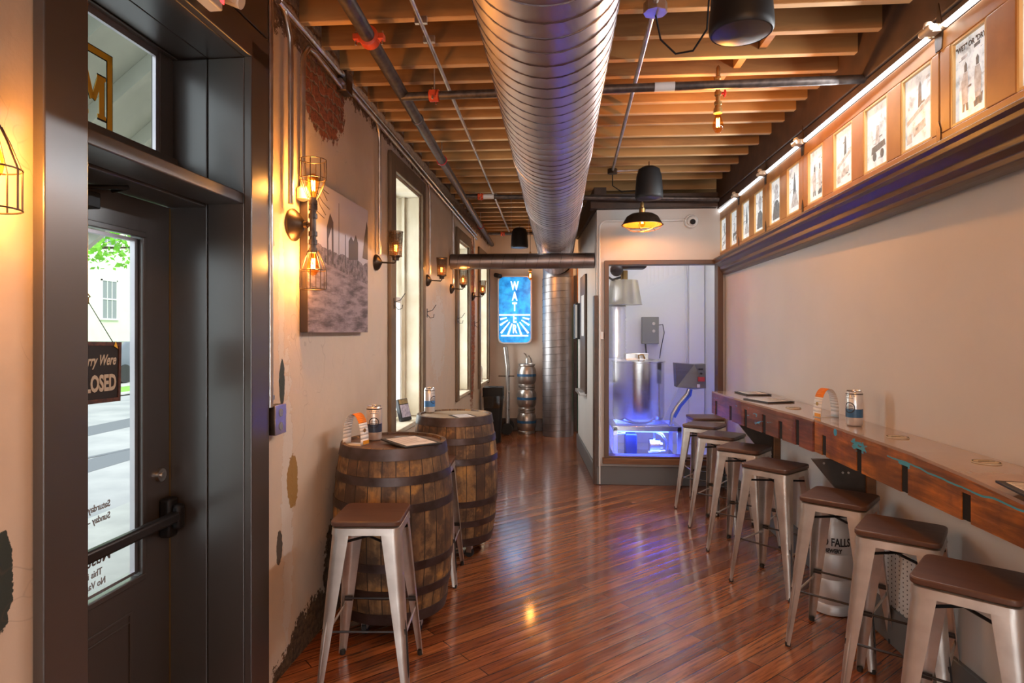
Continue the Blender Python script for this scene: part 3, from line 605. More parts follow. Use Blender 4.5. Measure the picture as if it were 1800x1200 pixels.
# light tubes along the top and strap hinges
for i in range(5):
    a, b = bounds[i] + .035, bounds[i + 1] - .035
    t = thing('light_tube', ['bright white light tube over the nearest sash', 'longest bright light tube over the four pane sash', 'bright light tube over the steeple print sash', 'short light tube over the portrait sash', 'farthest light tube beside the brewhouse wall'][i], 'light', (-.025, a, Z1 + .002), frame=RM, group='light tubes over the sashes')
    MB().cyl((0, 0, .014), (0, b - a, .014), .012, n=12).build('tube', M['tube'], t)
    for q in (0, b - a - .02): MB().cyl((0, q, .014), (0, q + .02, .014), .014, n=12).build('end_cap', M['beige'], t)
tub = area('sash_tube_light', (RM @ Vector((-.07, 3.9, 2.86)))[:], (0, math.radians(62), 0), .03, 3.6, 22, (.93, .97, 1))
def hinge(i, y):
    h = thing('strap_hinge', ['aged strap hinge over the nearest long light tube end', 'aged strap hinge between the WET or DRY print and the tower print' if 0 else 'aged strap hinge between the near sash and the four pane sash', 'aged strap hinge at the far end of the four pane sash', 'aged strap hinge between the steeple and portrait sashes', 'aged strap hinge on the second farthest sash joint', 'aged strap hinge in the corner by the brewhouse wall'][i], 'hinge', (-.024, y, Z1), frame=RM, group='strap hinges on the sash row')
    MB().poly([(0, -.022, -.07), (0, .022, -.07), (0, .03, .0), (0, .018, .06), (0, 0, .13), (0, -.018, .06), (0, -.03, 0)], (.004, 0, 0)).build('leaf_plate', M['bronze'], h, bevel=.001)
    MB().box(-.045, -.026, .000, 0, .026, .034).cyl((-.045, -.042, .014), (-.045, .042, .014), .015, n=10).lathe([(.02, 0), (.014, .02)], (-.04, 0, .03), 10).build('bracket', M['beige'], h, bevel=.003)
    MB().cyl((-.054, 0, .016), (-.05, 0, .016), .004, n=8).build('screw', M['black'], h)
    MB().poly([(0, -.014, -.46), (0, .014, -.46), (0, .016, -.40), (0, 0, -.36), (0, -.016, -.40)], (.003, 0, 0)).build('lower_plate', M['bronze'], h, bevel=.001)
for i, y in enumerate(bounds): 
    if i: hinge(i, y if i < 5 else 6.69)
# ================================================================ WALL BAR
def barx(y, pts):
    for (a, xa), (b, xb) in zip(pts[:-1], pts[1:]):
        if a >= y >= b or b >= y >= a: return xa + (xb - xa) * (y - a) / (b - a)
    return pts[0][1]
def make_bar(label, pts, y0, y1, notches, fm, zb, tops, name='wall_bar'):
    t = thing(name, label, 'bar counter', (1.72, y0, 0))
    ys = sorted({y0, y1, *[p[0] for p in pts + tops if y0 < p[0] < y1], *sum([[a - .026, a + .026] for a, _ in notches if y0 < a < y1], [])})
    X = lambda y: barx(y, pts) - 1.72
    T = lambda y: barx(y, tops)
    tp = MB()
    for a, b in zip(ys[:-1], ys[1:]):
        def P(y, k): return [(-.002, 1.099), (X(y) + .07, 1.099), (X(y) - .044, T(y)), (X(y) - .044, T(y) - .012), (-.002, 1.070)][k]
        va = [tp.b.verts.new((P(a, k)[0], a - y0, P(a, k)[1])) for k in range(5)]; vb = [tp.b.verts.new((P(b, k)[0], b - y0, P(b, k)[1])) for k in range(5)]
        for k in range(5): tp.b.faces.new((va[k], va[(k + 1) % 5], vb[(k + 1) % 5], vb[k]))
        if a == ys[0]: tp.b.faces.new(va)
        if b == ys[-1]: tp.b.faces.new(vb)
    bmesh.ops.remove_doubles(tp.b, verts=tp.b.verts, dist=.0003)
    tp.build('counter_top', M['bartop'], t, smooth=25)
    fb = MB()
    for a, b in zip(ys[:-1], ys[1:]):
        nz = next((z for q, z in notches if abs((a + b) / 2 - q) < .025), None); bot = nz if nz else zb
        c = [fb.b.verts.new((X(y) + dx, y - y0, z)) for dx, (y, z) in ((dx, q) for dx in (-.045, -.002) for q in ((a, bot), (b, bot), (b, T(b) - .012), (a, T(a) - .012)))]
        fb.b.faces.new(c[:4]); fb.b.faces.new(c[4:][::-1])
        for k in range(4): fb.b.faces.new((c[k], c[(k + 1) % 4], c[4 + (k + 1) % 4], c[4 + k]))
    bmesh.ops.remove_doubles(fb.b, verts=fb.b.verts, dist=.0003)
    fb.build('front_board', fm, t, smooth=0)
    for a, z in notches:
        if y0 < a < y1: MB().box(X(a) - .041, a - y0 - .0255, zb + .004, X(a) + .01, a - y0 + .0255, z - .001).build('dark_notch_block', M['darkhole'], t, smooth=0)
    return t
PF = [(5.40, 1.335), (4.7, 1.38), (3.96, 1.475), (3.69, 1.49)]
PN = [(3.685, 1.50), (1.0, 1.505)]
FL = [(5.40, 1.10), (3.0, 1.10)]; NL = [(3.685, 1.10), (2.72, 1.10), (2.34, 1.085), (2.05, 1.064), (1.6, 1.045), (1.0, 1.03)]
make_bar('far half of the reclaimed timber wall bar, tinted for blue light', PF, 3.693, 5.40, [(5.28, 1.03), (4.93, 1.03), (4.63, 1.04), (4.34, 1.04), (4.11, 1.03), (3.89, 1.07)], M['bar_far'], .915, FL)
make_bar('orange brown near half of the reclaimed timber wall bar', PN, 1.0, 3.685, [(3.56, 1.03), (3.16, 1.03), (2.76, 1.035), (2.36, 1.02), (1.9, 1.01), (1.4, 1.0)], M['bar_near'], .918, NL)
for y, lab, g in ((5.02, 'dark triangular bracket under the far bar half', None), (3.55, 'dark triangular bracket under the near orange bar half', None)):
    t = thing('bar_bracket', lab, 'bracket', (1.72, y, 0)); MB().poly([(-.33, 0, .90), (-.002, 0, .90), (-.002, 0, .52), (-.06, 0, .56)], (0, .03, 0)).build('bracket_plate', M['ply'], t, smooth=0, bevel=.003)
    MB().box(-.05, -.02, .52, -.002, 0, .895).build('wall_cleat', M['sillwood'], t, smooth=0, bevel=.003)
    for x, z in ((-.14, .83), (-.17, .83), (-.27, .88), (-.09, .70)): MB().cyl((x, -.004, z), (x, 0, z), .006, n=10).build('bolt', M['conduit'], t)
# ================================================================ STOOLS
def leg_mesh():
    m = MB()
    def sec(t):     # t 0 top .. 1 foot ; corner leg in +x,+y quadrant
        c = .150 + .057 * t; w = .082 - .052 * t; r = .035 - .012 * t; z = .725 - .715 * t; th = .0025
        out, inn = [], []
        for q in ([(c - w, c)] + [(c - r + r * math.sin(a), c - r + r * math.cos(a)) for a in [k * PI / 10 for k in range(6)]] + [(c, c - w)]):
            out.append((q[0], q[1], z)); d = Vector((c - w * .9 - q[0], c - w * .9 - q[1], 0)); d = d.normalized() * th if d.length > 0 else d; inn.append((q[0] + d.x, q[1] + d.y, z))
        return [m.b.verts.new(p) for p in out + inn[::-1]]
    m.skin([sec(k / 8) for k in range(9)]); return m
def make_stool(label, loc, rz, group):
    s = thing('bar_stool', label, 'stool', loc, rz, group)
    def rr(h, c, n=6): return [(sx * (h - c) + c * math.cos(a), sy * (h - c) + c * math.sin(a)) for sx, sy, a0 in ((1, 1, 0), (-1, 1, PI / 2), (-1, -1, PI), (1, -1, 1.5 * PI)) for a in [a0 + PI / 2 * k / n for k in range(n + 1)]]
    m = MB(); m.poly([(x, y, .738) for x, y in rr(.156, .035)], (0, 0, .024)); m.build('seat', M['seatwood'], s, bevel=.006, seg=3)
    a = MB(); R = []
    for h, z in ((.146, .735), (.152, .730), (.155, .700)): R.append([a.b.verts.new((x, y, z)) for x, y in rr(h, .035)])
    for h, z in ((.152, .700), (.149, .7305)): R.append([a.b.verts.new((x, y, z)) for x, y in rr(h, .034)])
    a.skin(R); a.build('seat_frame', M['brushed'], s)
    for k in range(4):
        rot = Matrix.Rotation(k * PI / 2, 4, 'Z'); l = leg_mesh().tf(rot).build('leg', M['brushed'], s)
        rb = MB(); p0, p1 = Vector((.195, .150, .32)), Vector((.205, .183, .10))
        cc = lambda t: .150 + .057 * t
        q = []
        for z in (.33, .28, .20, .13, .09):
            t = (.725 - z) / .715; q.append((cc(t) - (.082 - .052 * t) * .42, cc(t) + .0005, z))
        rb.tube(q, [.001, .0045, .0045, .0045, .001], 6).tf(rot).build('stiffening_rib', M['darkmetal'] if k % 2 else M['brushed'], l)
        MB().lathe([(.013, 0), (.014, .012), (.012, .022)], (.192, .192, 0), 10).tf(rot).build('rubber_foot', M['rubber'], l)
    for k in range(4):
        rot = Matrix.Rotation(k * PI / 2, 4, 'Z'); z = .255 if k % 2 else .285; t = (.725 - z) / .715; c = .150 + .057 * t - .012
        MB().tube([(-c, c, z), (c, c, z)], .0055, 8).box(-c - .01, c - .001, z - .012, -c + .035, c + .001, z + .012).box(c - .035, c - .001, z - .012, c + .01, c + .001, z + .012).tf(rot).build('footrest_bar', M['brushed'] if k % 2 else M['darkmetal'], s)
    MB().tube([(-.142, -.142, .655), (.142, .142, .655)], .006, 6).tube([(-.142, .142, .642), (.142, -.142, .642)], .006, 6).build('cross_brace', M['black'], s)
    return s
G1 = 'metal bar stools along the wall bar'; G2 = 'metal bar stools at the barrels'
st = [(1.415, 2.27, -39, 'metal stool with wooden seat closest to the camera at the wall bar'), (1.465, 2.80, -35, 'second closest wooden seat metal stool at the wall bar'),
      (1.435, 3.32, -38, 'wooden seat metal stool in front of the pale keg'), (1.375, 4.10, -46, 'wooden seat metal stool below the joint of the two bar halves'),
      (1.355, 4.70, -37, 'wooden seat metal stool, fourth from the brewhouse window'), (1.335, 5.26, -35, 'wooden seat metal stool, third from the brewhouse window'),
      (1.325, 5.82, -34, 'wooden seat metal stool beside the far end of the bar'), (1.45, 6.34, 4, 'farthest wooden seat metal stool under the brewhouse window')]
stool0 = None
for x, y, a, lab in st:
    if stool0 is None: stool0 = make_stool(lab, (x, y, 0), math.radians(a), G1)
    else: copy_thing(stool0, 'bar_stool', lab, (x, y, 0), math.radians(a))
copy_thing(stool0, 'bar_stool', 'metal stool with brown wooden seat in front of the near barrel', (-.865, 2.86, 0), math.radians(4), G2)
copy_thing(stool0, 'bar_stool', 'metal stool half hidden between the two barrels', (-.845, 4.06, 0), math.radians(2), G2)
copy_thing(stool0, 'bar_stool', 'metal stool hidden behind the far barrel, only a leg showing', (-.75, 5.10, 0), math.radians(0), G2)
# ================================================================ BARRELS
def make_barrel(label, loc, hr, br, hm, rz):
    t = thing('whiskey_barrel', label, 'barrel', loc, rz); H = .90; z0 = .10
    def R(z): u = (z / H - .5) * 2; return br - (br - hr) * u * u
    b = MB(); n = 54; prof = [(R(H * k / 16), z0 + H * k / 16) for k in range(17)]
    pr = [(prof[0][0] - .022, z0 + .03)] + [(prof[0][0] - .022, z0)] + prof + [(prof[-1][0] - .02, z0 + H), (prof[-1][0] - .026, z0 + H - .025)]
    b.lathe(pr, n=n); b.build('staves', M['stave'], t)
    MB().cyl((0, 0, z0 + H - .032), (0, 0, z0 + H - .012), hr - .018, n=48).build('barrel_head', hm, t)
    for a, bb in ((.0, .06), (.14, .185), (.28, .325), (.575, .62), (.715, .76), (.84, .90)):
        MB().lathe([(R(a * 1.0) + .001, z0 + a), (R(a) + .0045, z0 + a + .001), (R(bb) + .0045, z0 + bb - .001), (R(bb) + .001, z0 + bb)], n=48, caps=False).build('hoop', M['hoop'], t)
    for k in range(4):
        a = PI / 4 + k * PI / 2 + .2; x, y = .2 * math.cos(a), .2 * math.sin(a)
        c = MB().cyl((x - .012, y, .033), (x + .012, y, .033), .032, n=16).build('caster', M['rubber'], t); MB().box(x - .016, y - .02, .035, x + .016, y + .02, .10).build('caster_fork', M['conduit'], c)
    return t
make_barrel('near weathered oak barrel table with dark head by the left wall', (-.912, 3.42, 0), .283, .328, M['head1'], 0)
make_barrel('far oak barrel table with pale head under the window', (-.765, 4.57, 0), .270, .318, M['head2'], 1.3)
# ---------------------------------------------------------------- cans
def make_can(label, loc, rz, body, band, bandname, k=1.0):
    t = thing('beer_can', label, 'can', loc, rz, None); h, r = .168 * k, .037 * k
    MB().lathe([(r * .78, 0), (r * .9, .004), (r, .012), (r, h - .016), (r * .86, h - .006)], n=28).build('can_body', body, t)
    MB().lathe([(r * .86, h - .006), (r * .88, h), (r * .80, h), (r * .78, h - .004)], n=28).build('can_lid', M['steel'], t)
    MB().lathe([(r * .885, h - .009), (r * 1.0, h - .016), (r * 1.003, h - .021)], n=28, caps=False).build('dark_rim', M['ink'], t)
    MB().lathe([(r * 1.004, h * .24), (r * 1.008, h * .241), (r * 1.008, h * .48), (r * 1.004, h * .481)], n=28, caps=False).build(bandname, band, t)
    # round emblem wrapped on the side, facing local -y
    em = MB(); R = []; n = 28; rr = r * 1.014
    def P(rad, a): u = rad * math.cos(a); return Vector((rr * math.sin(u / rr), -rr * math.cos(u / rr), h * .52 + rad * math.sin(a)))
    o_, i_ = [em.b.verts.new(P(.026 * k, 2 * PI * q / n)) for q in range(n)], [em.b.verts.new(P(.0215 * k, 2 * PI * q / n)) for q in range(n)]
    for q in range(n): em.b.faces.new((o_[q], o_[(q + 1) % n], i_[(q + 1) % n], i_[q]))
    def strip(z0, z1, w):
        N = 8
        for q in range(N):
            u0, u1 = -w + 2 * w * q / N, -w + 2 * w * (q + 1) / N
            em.quad(*[(rr * math.sin(u / rr), -rr * math.cos(u / rr), h * .52 + z) for u, z in ((u0, z0), (u1, z0), (u1, z1), (u0, z1))])
    strip(-.005, -.001, .021); strip(.004, .007, .018); strip(.011, .013, .012); strip(-.012, -.009, .004)
    em.build('round_emblem', M['ink'], t)
    tx = MB()
    for z, w in ((.84, .6), (.78, .4)):
        for q in range(5):
            u = (q - 2) * .010 * w * 2; tx.quad(*[(rr * math.sin(v / rr), -rr * math.cos(v / rr), h * z + zz) for v, zz in ((u - .004, 0), (u + .004, 0), (u + .004, .004), (u - .004, .004))])
    tx.build('can_print', M['inkgrey'], t)
    return t
CW = noisy('can white', (.72, .72, .72), (.62, .62, .63), 30, .28, .5, bump=0)
make_can('silver beer can with dark band and round emblem on near barrel', (-1.04, 3.47, .990), math.radians(15), noisy('can copper silver', (.62, .50, .42), (.70, .62, .56), 20, .28, .6, bump=0), M['navy'], 'dark_band', 1.16)
make_can('white beer can with blue band on the far pale barrel', (-.975, 4.68, .990), math.radians(60), CW, new_mat('sky print', (.05, .2, .5), .35), 'blue_band', 1.12)
make_can('white and navy beer can standing on the wall bar', (1.575, 3.47, 1.10), math.radians(-58), CW, M['blueink'], 'navy_band', 1.12)
# ---------------------------------------------------------------- orange card loops
def make_loop(label, loc, rz, k):
    t = thing('table_tent', label, 'card', loc, rz); w = .032 * k
    def strip(pts, nm, mt, par=None, dx=0, x0=-1, x1=1):
        m = MB()
        for (y0, z0), (y1, z1) in zip(pts[:-1], pts[1:]):
            m.quad((x0 * w, y0, z0), (x1 * w, y0, z0), (x1 * w, y1, z1), (x0 * w, y1, z1))
        o = m.build(nm, mt, t); s_ = o.modifiers.new('thick', 'SOLIDIFY'); s_.thickness = .0012; s_.offset = 0; return o
    H, D = .150 * k, .052 * k
    P = [(-D * math.cos(a) * (1 if math.sin(a) < .99 else 1), H * math.sin(a) ** .75) for a in [PI * q / 28 for q in range(29)]]
    strip(P[:5], 'white_foot', M['paper']); strip(P[4:7], 'white_face', M['paper']); strip(P[6:15], 'orange_face', M['orangecard']); strip(P[14:], 'white_back', M['paper'])
    strip([(-D, 0), (D, 0)], 'base_strip', M['paper'])
    y, z = P[3][0] - .0025, P[3][1]
    MB().poly([(math.cos(a) * .010 * k, y - .0012, z + math.sin(a) * .010 * k + .006) for a in [q * PI / 5 for q in range(10)]], (0, .0008, 0)).build('small_emblem', M['brass'], t)
    MB().box(-w * .5, P[1][0] - .004, .004, w * .95, P[1][0] - .0028, .022 * k).build('orange_corner', new_mat('amber print', (.7, .3, .02), .5), t)
    return t
make_loop('orange and white looped card beside the can on near barrel', (-1.10, 3.33, .989), math.radians(72), 1.12)
make_loop('orange and white looped card standing on the wall bar', (1.565, 3.80, 1.10), math.radians(-76), 1.12)
# ---------------------------------------------------------------- clipboards / menus
def make_menu(label, loc, rz, w, d, z=.008):
    t = thing('menu_board', label, 'menu', loc, rz)
    MB().box(-w / 2, -d / 2, 0, w / 2, d / 2, z).build('board', M['ink'], t, smooth=0, bevel=.002)
    p = MB().box(-w / 2 + .022, -d / 2 + .022, z, w / 2 - .022, d / 2 - .022, z + .001).build('menu_sheet', M['paper'], t, smooth=0)
    m = MB()
    for k in range(9): m.box(-w / 2 + .03, d / 2 - .04 - k * .022, z + .0012, w / 2 - .03 - random.random() * .05, d / 2 - .045 - k * .022, z + .0016)
    m.build('print_lines', M['inkgrey'], p, smooth=0); return t
make_menu('black edged menu lying on the near barrel over its rim', (-.80, 3.35, 1.0005), math.radians(40), .22, .30)
make_menu('black edged menu on the far half of the bar', (1.515, 4.66, 1.10), math.radians(20), .22, .28)
make_menu('black edged menu at the very far end of the bar', (1.56, 5.18, 1.10), math.radians(5), .20, .26)
make_menu('black edged menu on the near end of the bar, cut by the frame', (1.52, 2.02, 1.10), math.radians(-12), .22, .30)
make_menu('small white menu lying on the pale barrel head', (-.69, 4.50, .989), math.radians(30), .16, .20, .002)
def make_coaster(label, loc):
    t = thing('coaster', label, 'coaster', loc); MB().cyl((0, 0, 0), (0, 0, .004), .048, n=32).build('disc', M['beige'], t)
    R = MB(); a = [R.b.verts.new((.046 * math.cos(q * PI / 16), .046 * math.sin(q * PI / 16), .0045)) for q in range(32)]; b = [R.b.verts.new((.041 * math.cos(q * PI / 16), .041 * math.sin(q * PI / 16), .0045)) for q in range(32)]
    for q in range(32): R.b.faces.new((a[q], a[(q + 1) % 32], b[(q + 1) % 32], b[q]))
    R.box(-.03, -.004, .0042, .03, .003, .0048).box(-.02, .012, .0042, .02, .016, .0048).build('ring_print', M['ink'], t)
make_coaster('round coaster on the far bar half beside the black menu', (1.53, 4.22, 1.10)); make_coaster('round coaster in the middle of the orange bar half', (1.60, 3.09, 1.10)); make_coaster('round coaster nearest the camera on the bar', (1.63, 2.52, 1.10))
# display on the first window sill
t = thing('sill_display', 'small framed print leaning on the first window sill', 'display', (-.045, 5.15, .856), math.radians(68), frame=LM)
lean = Matrix.Rotation(math.radians(-16), 4, 'X')
MB().box(-.065, -.02, .0, .065, .018, .185).tf(lean).build('frame', M['ink'], t, bevel=.006)
MB().box(-.056, -.022, .03, .056, -.0202, .135).tf(lean).build('print', noisy('mauve print', (.60, .56, .66), (.30, .28, .40), 40, .4, bump=0), t, smooth=0)
MB().box(-.056, -.022, .142, .056, -.0202, .178).tf(lean).build('amber_header', noisy('amber header', (.42, .30, .12), (.2, .16, .08), 30, .4, bump=0), t, smooth=0)
# ---------------------------------------------------------------- slim keg under the bar
t = thing('beer_keg', 'slim pale keg with black lettering under the wall bar', 'keg', (1.575, 3.74, 0)); r = .118
pf = [(r * .80, 0), (r * .94, .006), (r * .96, .05), (r * .90, .062), (r * .99, .085), (r, .20), (r * .975, .206), (r, .212), (r, .345), (r * .975, .351), (r, .357), (r * .99, .47), (r * .9, .52), (r * .80, .545), (r * .84, .57), (r * .84, .60), (r * .76, .60), (r * .74, .565)]
MB().lathe(pf, n=40).build('shell', M['kegwhite'], t)
for s_, sz, z, w in (('O FALLS', .062, .40, 1.0), ('BREWERY', .030, .362, 1.15)):
    o = text('keg_lettering', s_, sz, M['ink'], (0, 0, 0), (1, 0, 0), (0, 1, 0), t, .0008, 'LEFT', off=.0016, sx=.66 * w)
    cyl_text(o, (0, 0), r, math.radians(222), z)
MB().cyl((0, 0, .56), (0, 0, .59), .028, n=16).build('valve', M['steel'], t)
# wall vent
t = thing('wall_vent', 'white perforated wall vent low behind the stools', 'vent', (1.7199, 3.30, .16)); m = MB().box(-.012, -.16, 0, 0, .16, .34).mark(0)
for q in range(8):
    for k in range(13): m.box(-.0128, -.13 + q * .036, .03 + k * .023, -.0119, -.1235 + q * .036, .0365 + k * .023)
m.mark(1).build('vent_plate', [M['plastic'], M['ink']], t, smooth=0)
# ================================================================ DUCTS
t = thing('spiral_duct', 'large galvanised spiral duct running down the ceiling', 'duct', (-.0405, -2.9, 2.702)); R0 = .238; L_ = 12.35
MB().cyl((0, 0, 0), (0, L_, 0), R0, n=64, caps=False).build('duct_run', M['galv'], t)
n = 28; turns = int(L_ / .095); pts = [(R0 * math.sin(2 * PI * k / n), .095 * k / n, -R0 * math.cos(2 * PI * k / n)) for k in range(turns * n)]
MB().tube(pts, .0042, 4).build('spiral_seam', M['seam'], t)
for yy in (3.75, 5.25, 8.2): MB().lathe([(R0 + .001, 0), (R0 + .005, .002), (R0 + .005, .05), (R0 + .001, .052)], (0, yy + 2.9, 0), 64, (0, 1, 0), caps=False).build('duct_collar', M['galv'], t)
t = thing('riser_duct', 'galvanised duct standing against the far wall', 'duct', (.03, 9.80, 0)); RR = .240
el = MB(); Rg = []
for k in range(6):
    a = PI / 2 * k / 5; c = Vector((-.0405, -.347 + .28 * math.sin(a), 2.704 - .28 + .28 * math.cos(a))); d = Vector((0, math.cos(a), -math.sin(a))); Rg.append(el.ring(c, d, R0 - .005 * k / 5, 40, up=(1, 0, 0)))
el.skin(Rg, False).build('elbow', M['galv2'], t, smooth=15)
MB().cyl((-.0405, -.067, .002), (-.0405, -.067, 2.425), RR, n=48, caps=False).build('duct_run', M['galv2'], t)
pts = [(-.045 + RR * math.cos(2 * PI * k / n), -.07 + RR * math.sin(2 * PI * k / n), .02 + .106 * k / n) for k in range(23 * n)]
MB().tube(pts, .003, 4).build('spiral_seam', M['seam'], t)
t = thing('cross_duct', 'slim round duct crossing the passage below the main duct', 'duct', (0, 6.85, 2.374))
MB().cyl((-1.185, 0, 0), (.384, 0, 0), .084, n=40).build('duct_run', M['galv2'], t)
m = MB()
for k in range(12): x = -1.1 + k * .125; m.tube([(x + .02 * math.sin(a), .085 * math.cos(a), .085 * math.sin(a)) for a in [2 * PI * q / 20 for q in range(20)]], .002, 4, closed=True)
m.build('spiral_seam', M['seam'], t)
for x in (-.52, -.33): MB().tube([(x, 0, .086), (x, 0, .755)], .0015, 4).build('hanger_wire', M['conduit'], t)
# ================================================================ PIPES AND CONDUITS
def pipe(name, label, cat, mat, pts, r, frame=ID, group=None, n=12):
    t = thing(name, label, cat, pts[0], frame=frame, group=group); o = Vector(pts[0])
    MB().tube([Vector(p) - o for p in pts], r, n).build('pipe_run', mat, t); return t
def coupling(t, org, p, ax, r, mat='orange', name='coupling'):
    c = Vector(p) - Vector(org); ax = Vector(ax).normalized(); m = MB(); m.lathe([(r * 1.15, -.03), (r * 1.35, -.026), (r * 1.35, .026), (r * 1.15, .03)], c, 20, ax)
    s = ax.cross(Vector((0, 0, 1))).normalized()
    for k in (-1, 1): q = c + s * k * r * 1.6; m.box(q.x - .016, q.y - .02, q.z - .012, q.x + .016, q.y + .02, q.z + .012)
    o = m.build(name, M[mat], t)
    for k in (-1, 1): q = c + s * k * r * 1.75; MB().cyl(q - Vector((0, 0, .035)), q + Vector((0, 0, .03)), .006, n=8).build('bolt', M['steel'], o)
def hanger(t, org, p, top=3.2, mat='red'):
    c = Vector(p) - Vector(org); o = MB().tube([(c.x + .04 * math.cos(a), c.y, c.z + .04 * math.sin(a)) for a in [2 * PI * q / 16 for q in range(16)]], .004, 6, closed=True).build('hanger_ring', M[mat], t); MB().cyl(c + Vector((0, 0, .04)), (c.x, c.y, top - org[2]), .004, n=6).build('hanger_rod', M['conduit'], o)
p0, p1 = (-.77, -2.5, 3.0), (-1.07, 10.0, 3.0)
def on(y): return Vector(p0) + (Vector(p1) - Vector(p0)) * ((y - p0[1]) / (p1[1] - p0[1]))
t = pipe('sprinkler_main', 'thick black sprinkler pipe running along the left of the ceiling', 'pipe', M['iron'], [p0, p1], .034, n=20)
dirm = Vector(p1) - Vector(p0)
coupling(t, p0, on(2.92), dirm, .036)
for y in (4.05,): MB().lathe([(.036, 0), (.040, .002), (.040, .03), (.036, .032)], on(y) - Vector(p0), 20, dirm).build('collar', M['iron'], t)
for y in (5.05, 8.2): hanger(t, p0, on(y))
a0 = on(3.62) - Vector((0, 0, .02)); a1 = (1.65, 3.50, 2.96)
t = pipe('sprinkler_branch', 'black sprinkler cross pipe under the joists in front of the bulb', 'pipe', M['iron'], [a0, a1], .024, n=16)
bd = Vector(a1) - a0; coupling(t, a0, a0 + bd * .075, bd, .026)
q = a0 + bd * ((.59 - a0.x) / bd.x)
MB().cyl(q - a0 - bd.normalized() * .055, q - a0 + bd.normalized() * .055, .026, n=16).build('pipe_label', M['paper'], t)
MB().cyl(bd * .075 + Vector((0, 0, -.0)), bd * .075 + Vector((0, 0, .22)), .004, n=6).build('hanger_rod', M['conduit'], t)
a2 = on(6.42); a3 = (1.60, 6.40, 2.93)
t = pipe('sprinkler_branch', 'black sprinkler cross pipe in front of the brewhouse beam', 'pipe', M['iron'], [a2, a3], .024, n=16)
bd = Vector(a3) - a2; coupling(t, a2, a2 + bd * .07, bd, .026)
for x in (-.72, .86): q = a2 + bd * ((x - a2.x) / bd.x) - a2; MB().cyl(q - Vector((.055, 0, 0)), q + Vector((.055, 0, 0)), .026, n=16).build('pipe_label', M['paper'], t)
a4 = on(8.9); t = pipe('sprinkler_branch', 'farthest black sprinkler cross pipe by the hanging speaker', 'pipe', M['iron'], [a4, (.2, 8.9, 3.0)], .02, n=12); coupling(t, a4, a4 + Vector((.25, 0, 0)), (1, 0, 0), .024)
t = pipe('ceiling_conduit', 'thin silver conduit between the sprinkler main and the big duct', 'conduit', M['conduit'], [(-.605, -2.4, 3.10), (-.74, 9.4, 3.10)], .011)
for y in (1.2, 3.0, 3.2, 6.9): MB().box(-.03 + .0 - (y + 2.4) * .01144, y + 2.4 - .01, -.004, .03 - (y + 2.4) * .01144, y + 2.4 + .01, .03).build('clip', M['conduit'], t)
t = pipe('ceiling_conduit', 'silver conduit right of the big duct ending in a junction box', 'conduit', M['conduit'], [(.437, 2.75, 3.10), (.50, 5.88, 3.10)], .013)
MB().lathe([(.055, 0), (.055, .045)], (.008, .18, -.03), 8).build('octagonal_box', M['conduit'], t); MB().lathe([(.045, 0), (.045, .045)], (.063, 3.13, -.03), 8).build('round_box', M['bronze'], t)
MB().tube([(.063, 3.13, -.005), (.36, 3.10, -.005)], .009, 8).build('side_arm', M['conduit'], t)
t = thing('black_cable', 'thin black cable drooping from the octagonal box to the speaker', 'cable', (.45, 2.95, 3.07)); 
MB().tube([(0, 0, 0), (.03, .05, -.09), (.10, .05, -.16), (.17, 0, -.17), (.21, -.1, -.12), (.20, -.18, -.03), (.25, -.25, .0), (.29, -.33, -.02)], .005, 6).build('cable_run', M['black'], t)
t = thing('black_cable', 'thin black cable from the round box to the middle speaker', 'cable', (.50, 5.88, 3.06)); MB().tube([(0, 0, 0), (.0, .0, -.10), (.08, -.05, -.17), (.2, -.1, -.17), (.26, -.15, -.12)], .005, 6).build('cable_run', M['black'], t)
# left wall conduits (wall frame)
G3 = 'steel conduits on the left wall'
t = pipe('wall_conduit', 'steel conduit dropping beside the door to a switch box', 'conduit', M['conduit'], [(.03, 2.652, 1.27), (.03, 2.652, 3.10)], .013, LM, G3)
for z in (1.98, 1.30): MB().box(-.028, -.02, z - 1.27, .004, .035, z - 1.27 + .02).build('strap', M['conduit'], t)
t = pipe('wall_conduit', 'steel conduit curving down the wall to the caged double lamp', 'conduit', M['conduit'], [(.03, 2.74, 3.10), (.03, 2.80, 3.06), (.03, 2.845, 2.98), (.03, 2.852, 2.9), (.03, 2.852, 2.20)], .013, LM, G3)
t = pipe('wall_conduit', 'steel conduit bending down in front of the exposed brick', 'conduit', M['conduit'], [(.03, 3.50, 3.0), (.03, 3.12, 3.03), (.03, 3.05, 3.02), (.03, 2.995, 2.96), (.03, 2.985, 2.88), (.03, 2.985, 2.31)], .013, LM, G3)
MB().lathe([(.012, -.07), (.03, -.06), (.03, -.01), (.02, 0)], (0, -.515, -.69), 12).build('pull_elbow', M['beige'], t)
for i, zz in enumerate((3.08, 3.03)):
    t = pipe('wall_conduit', ('upper' if i == 0 else 'lower') + ' of the two long conduits running down the left wall top', 'conduit', M['conduit'], [(.035, 2.72 if i == 0 else 3.6, zz), (.035, 5.4, zz - .06), (.035, 8.5, zz - .16)], .013, LM, G3)
t = thing('junction_box', 'rusty cast junction box on the left wall conduits', 'junction box', (.0, 3.55, 3.02), frame=LM); MB().box(.002, -.05, -.04, .06, .05, .08).build('box', M['bronze'], t, bevel=.006); m = MB()
for z in (.0, .05): m.cyl((.035, -.09, z), (.035, .09, z), .018, n=12)
m.build('compression_fitting', M['conduit'], t)
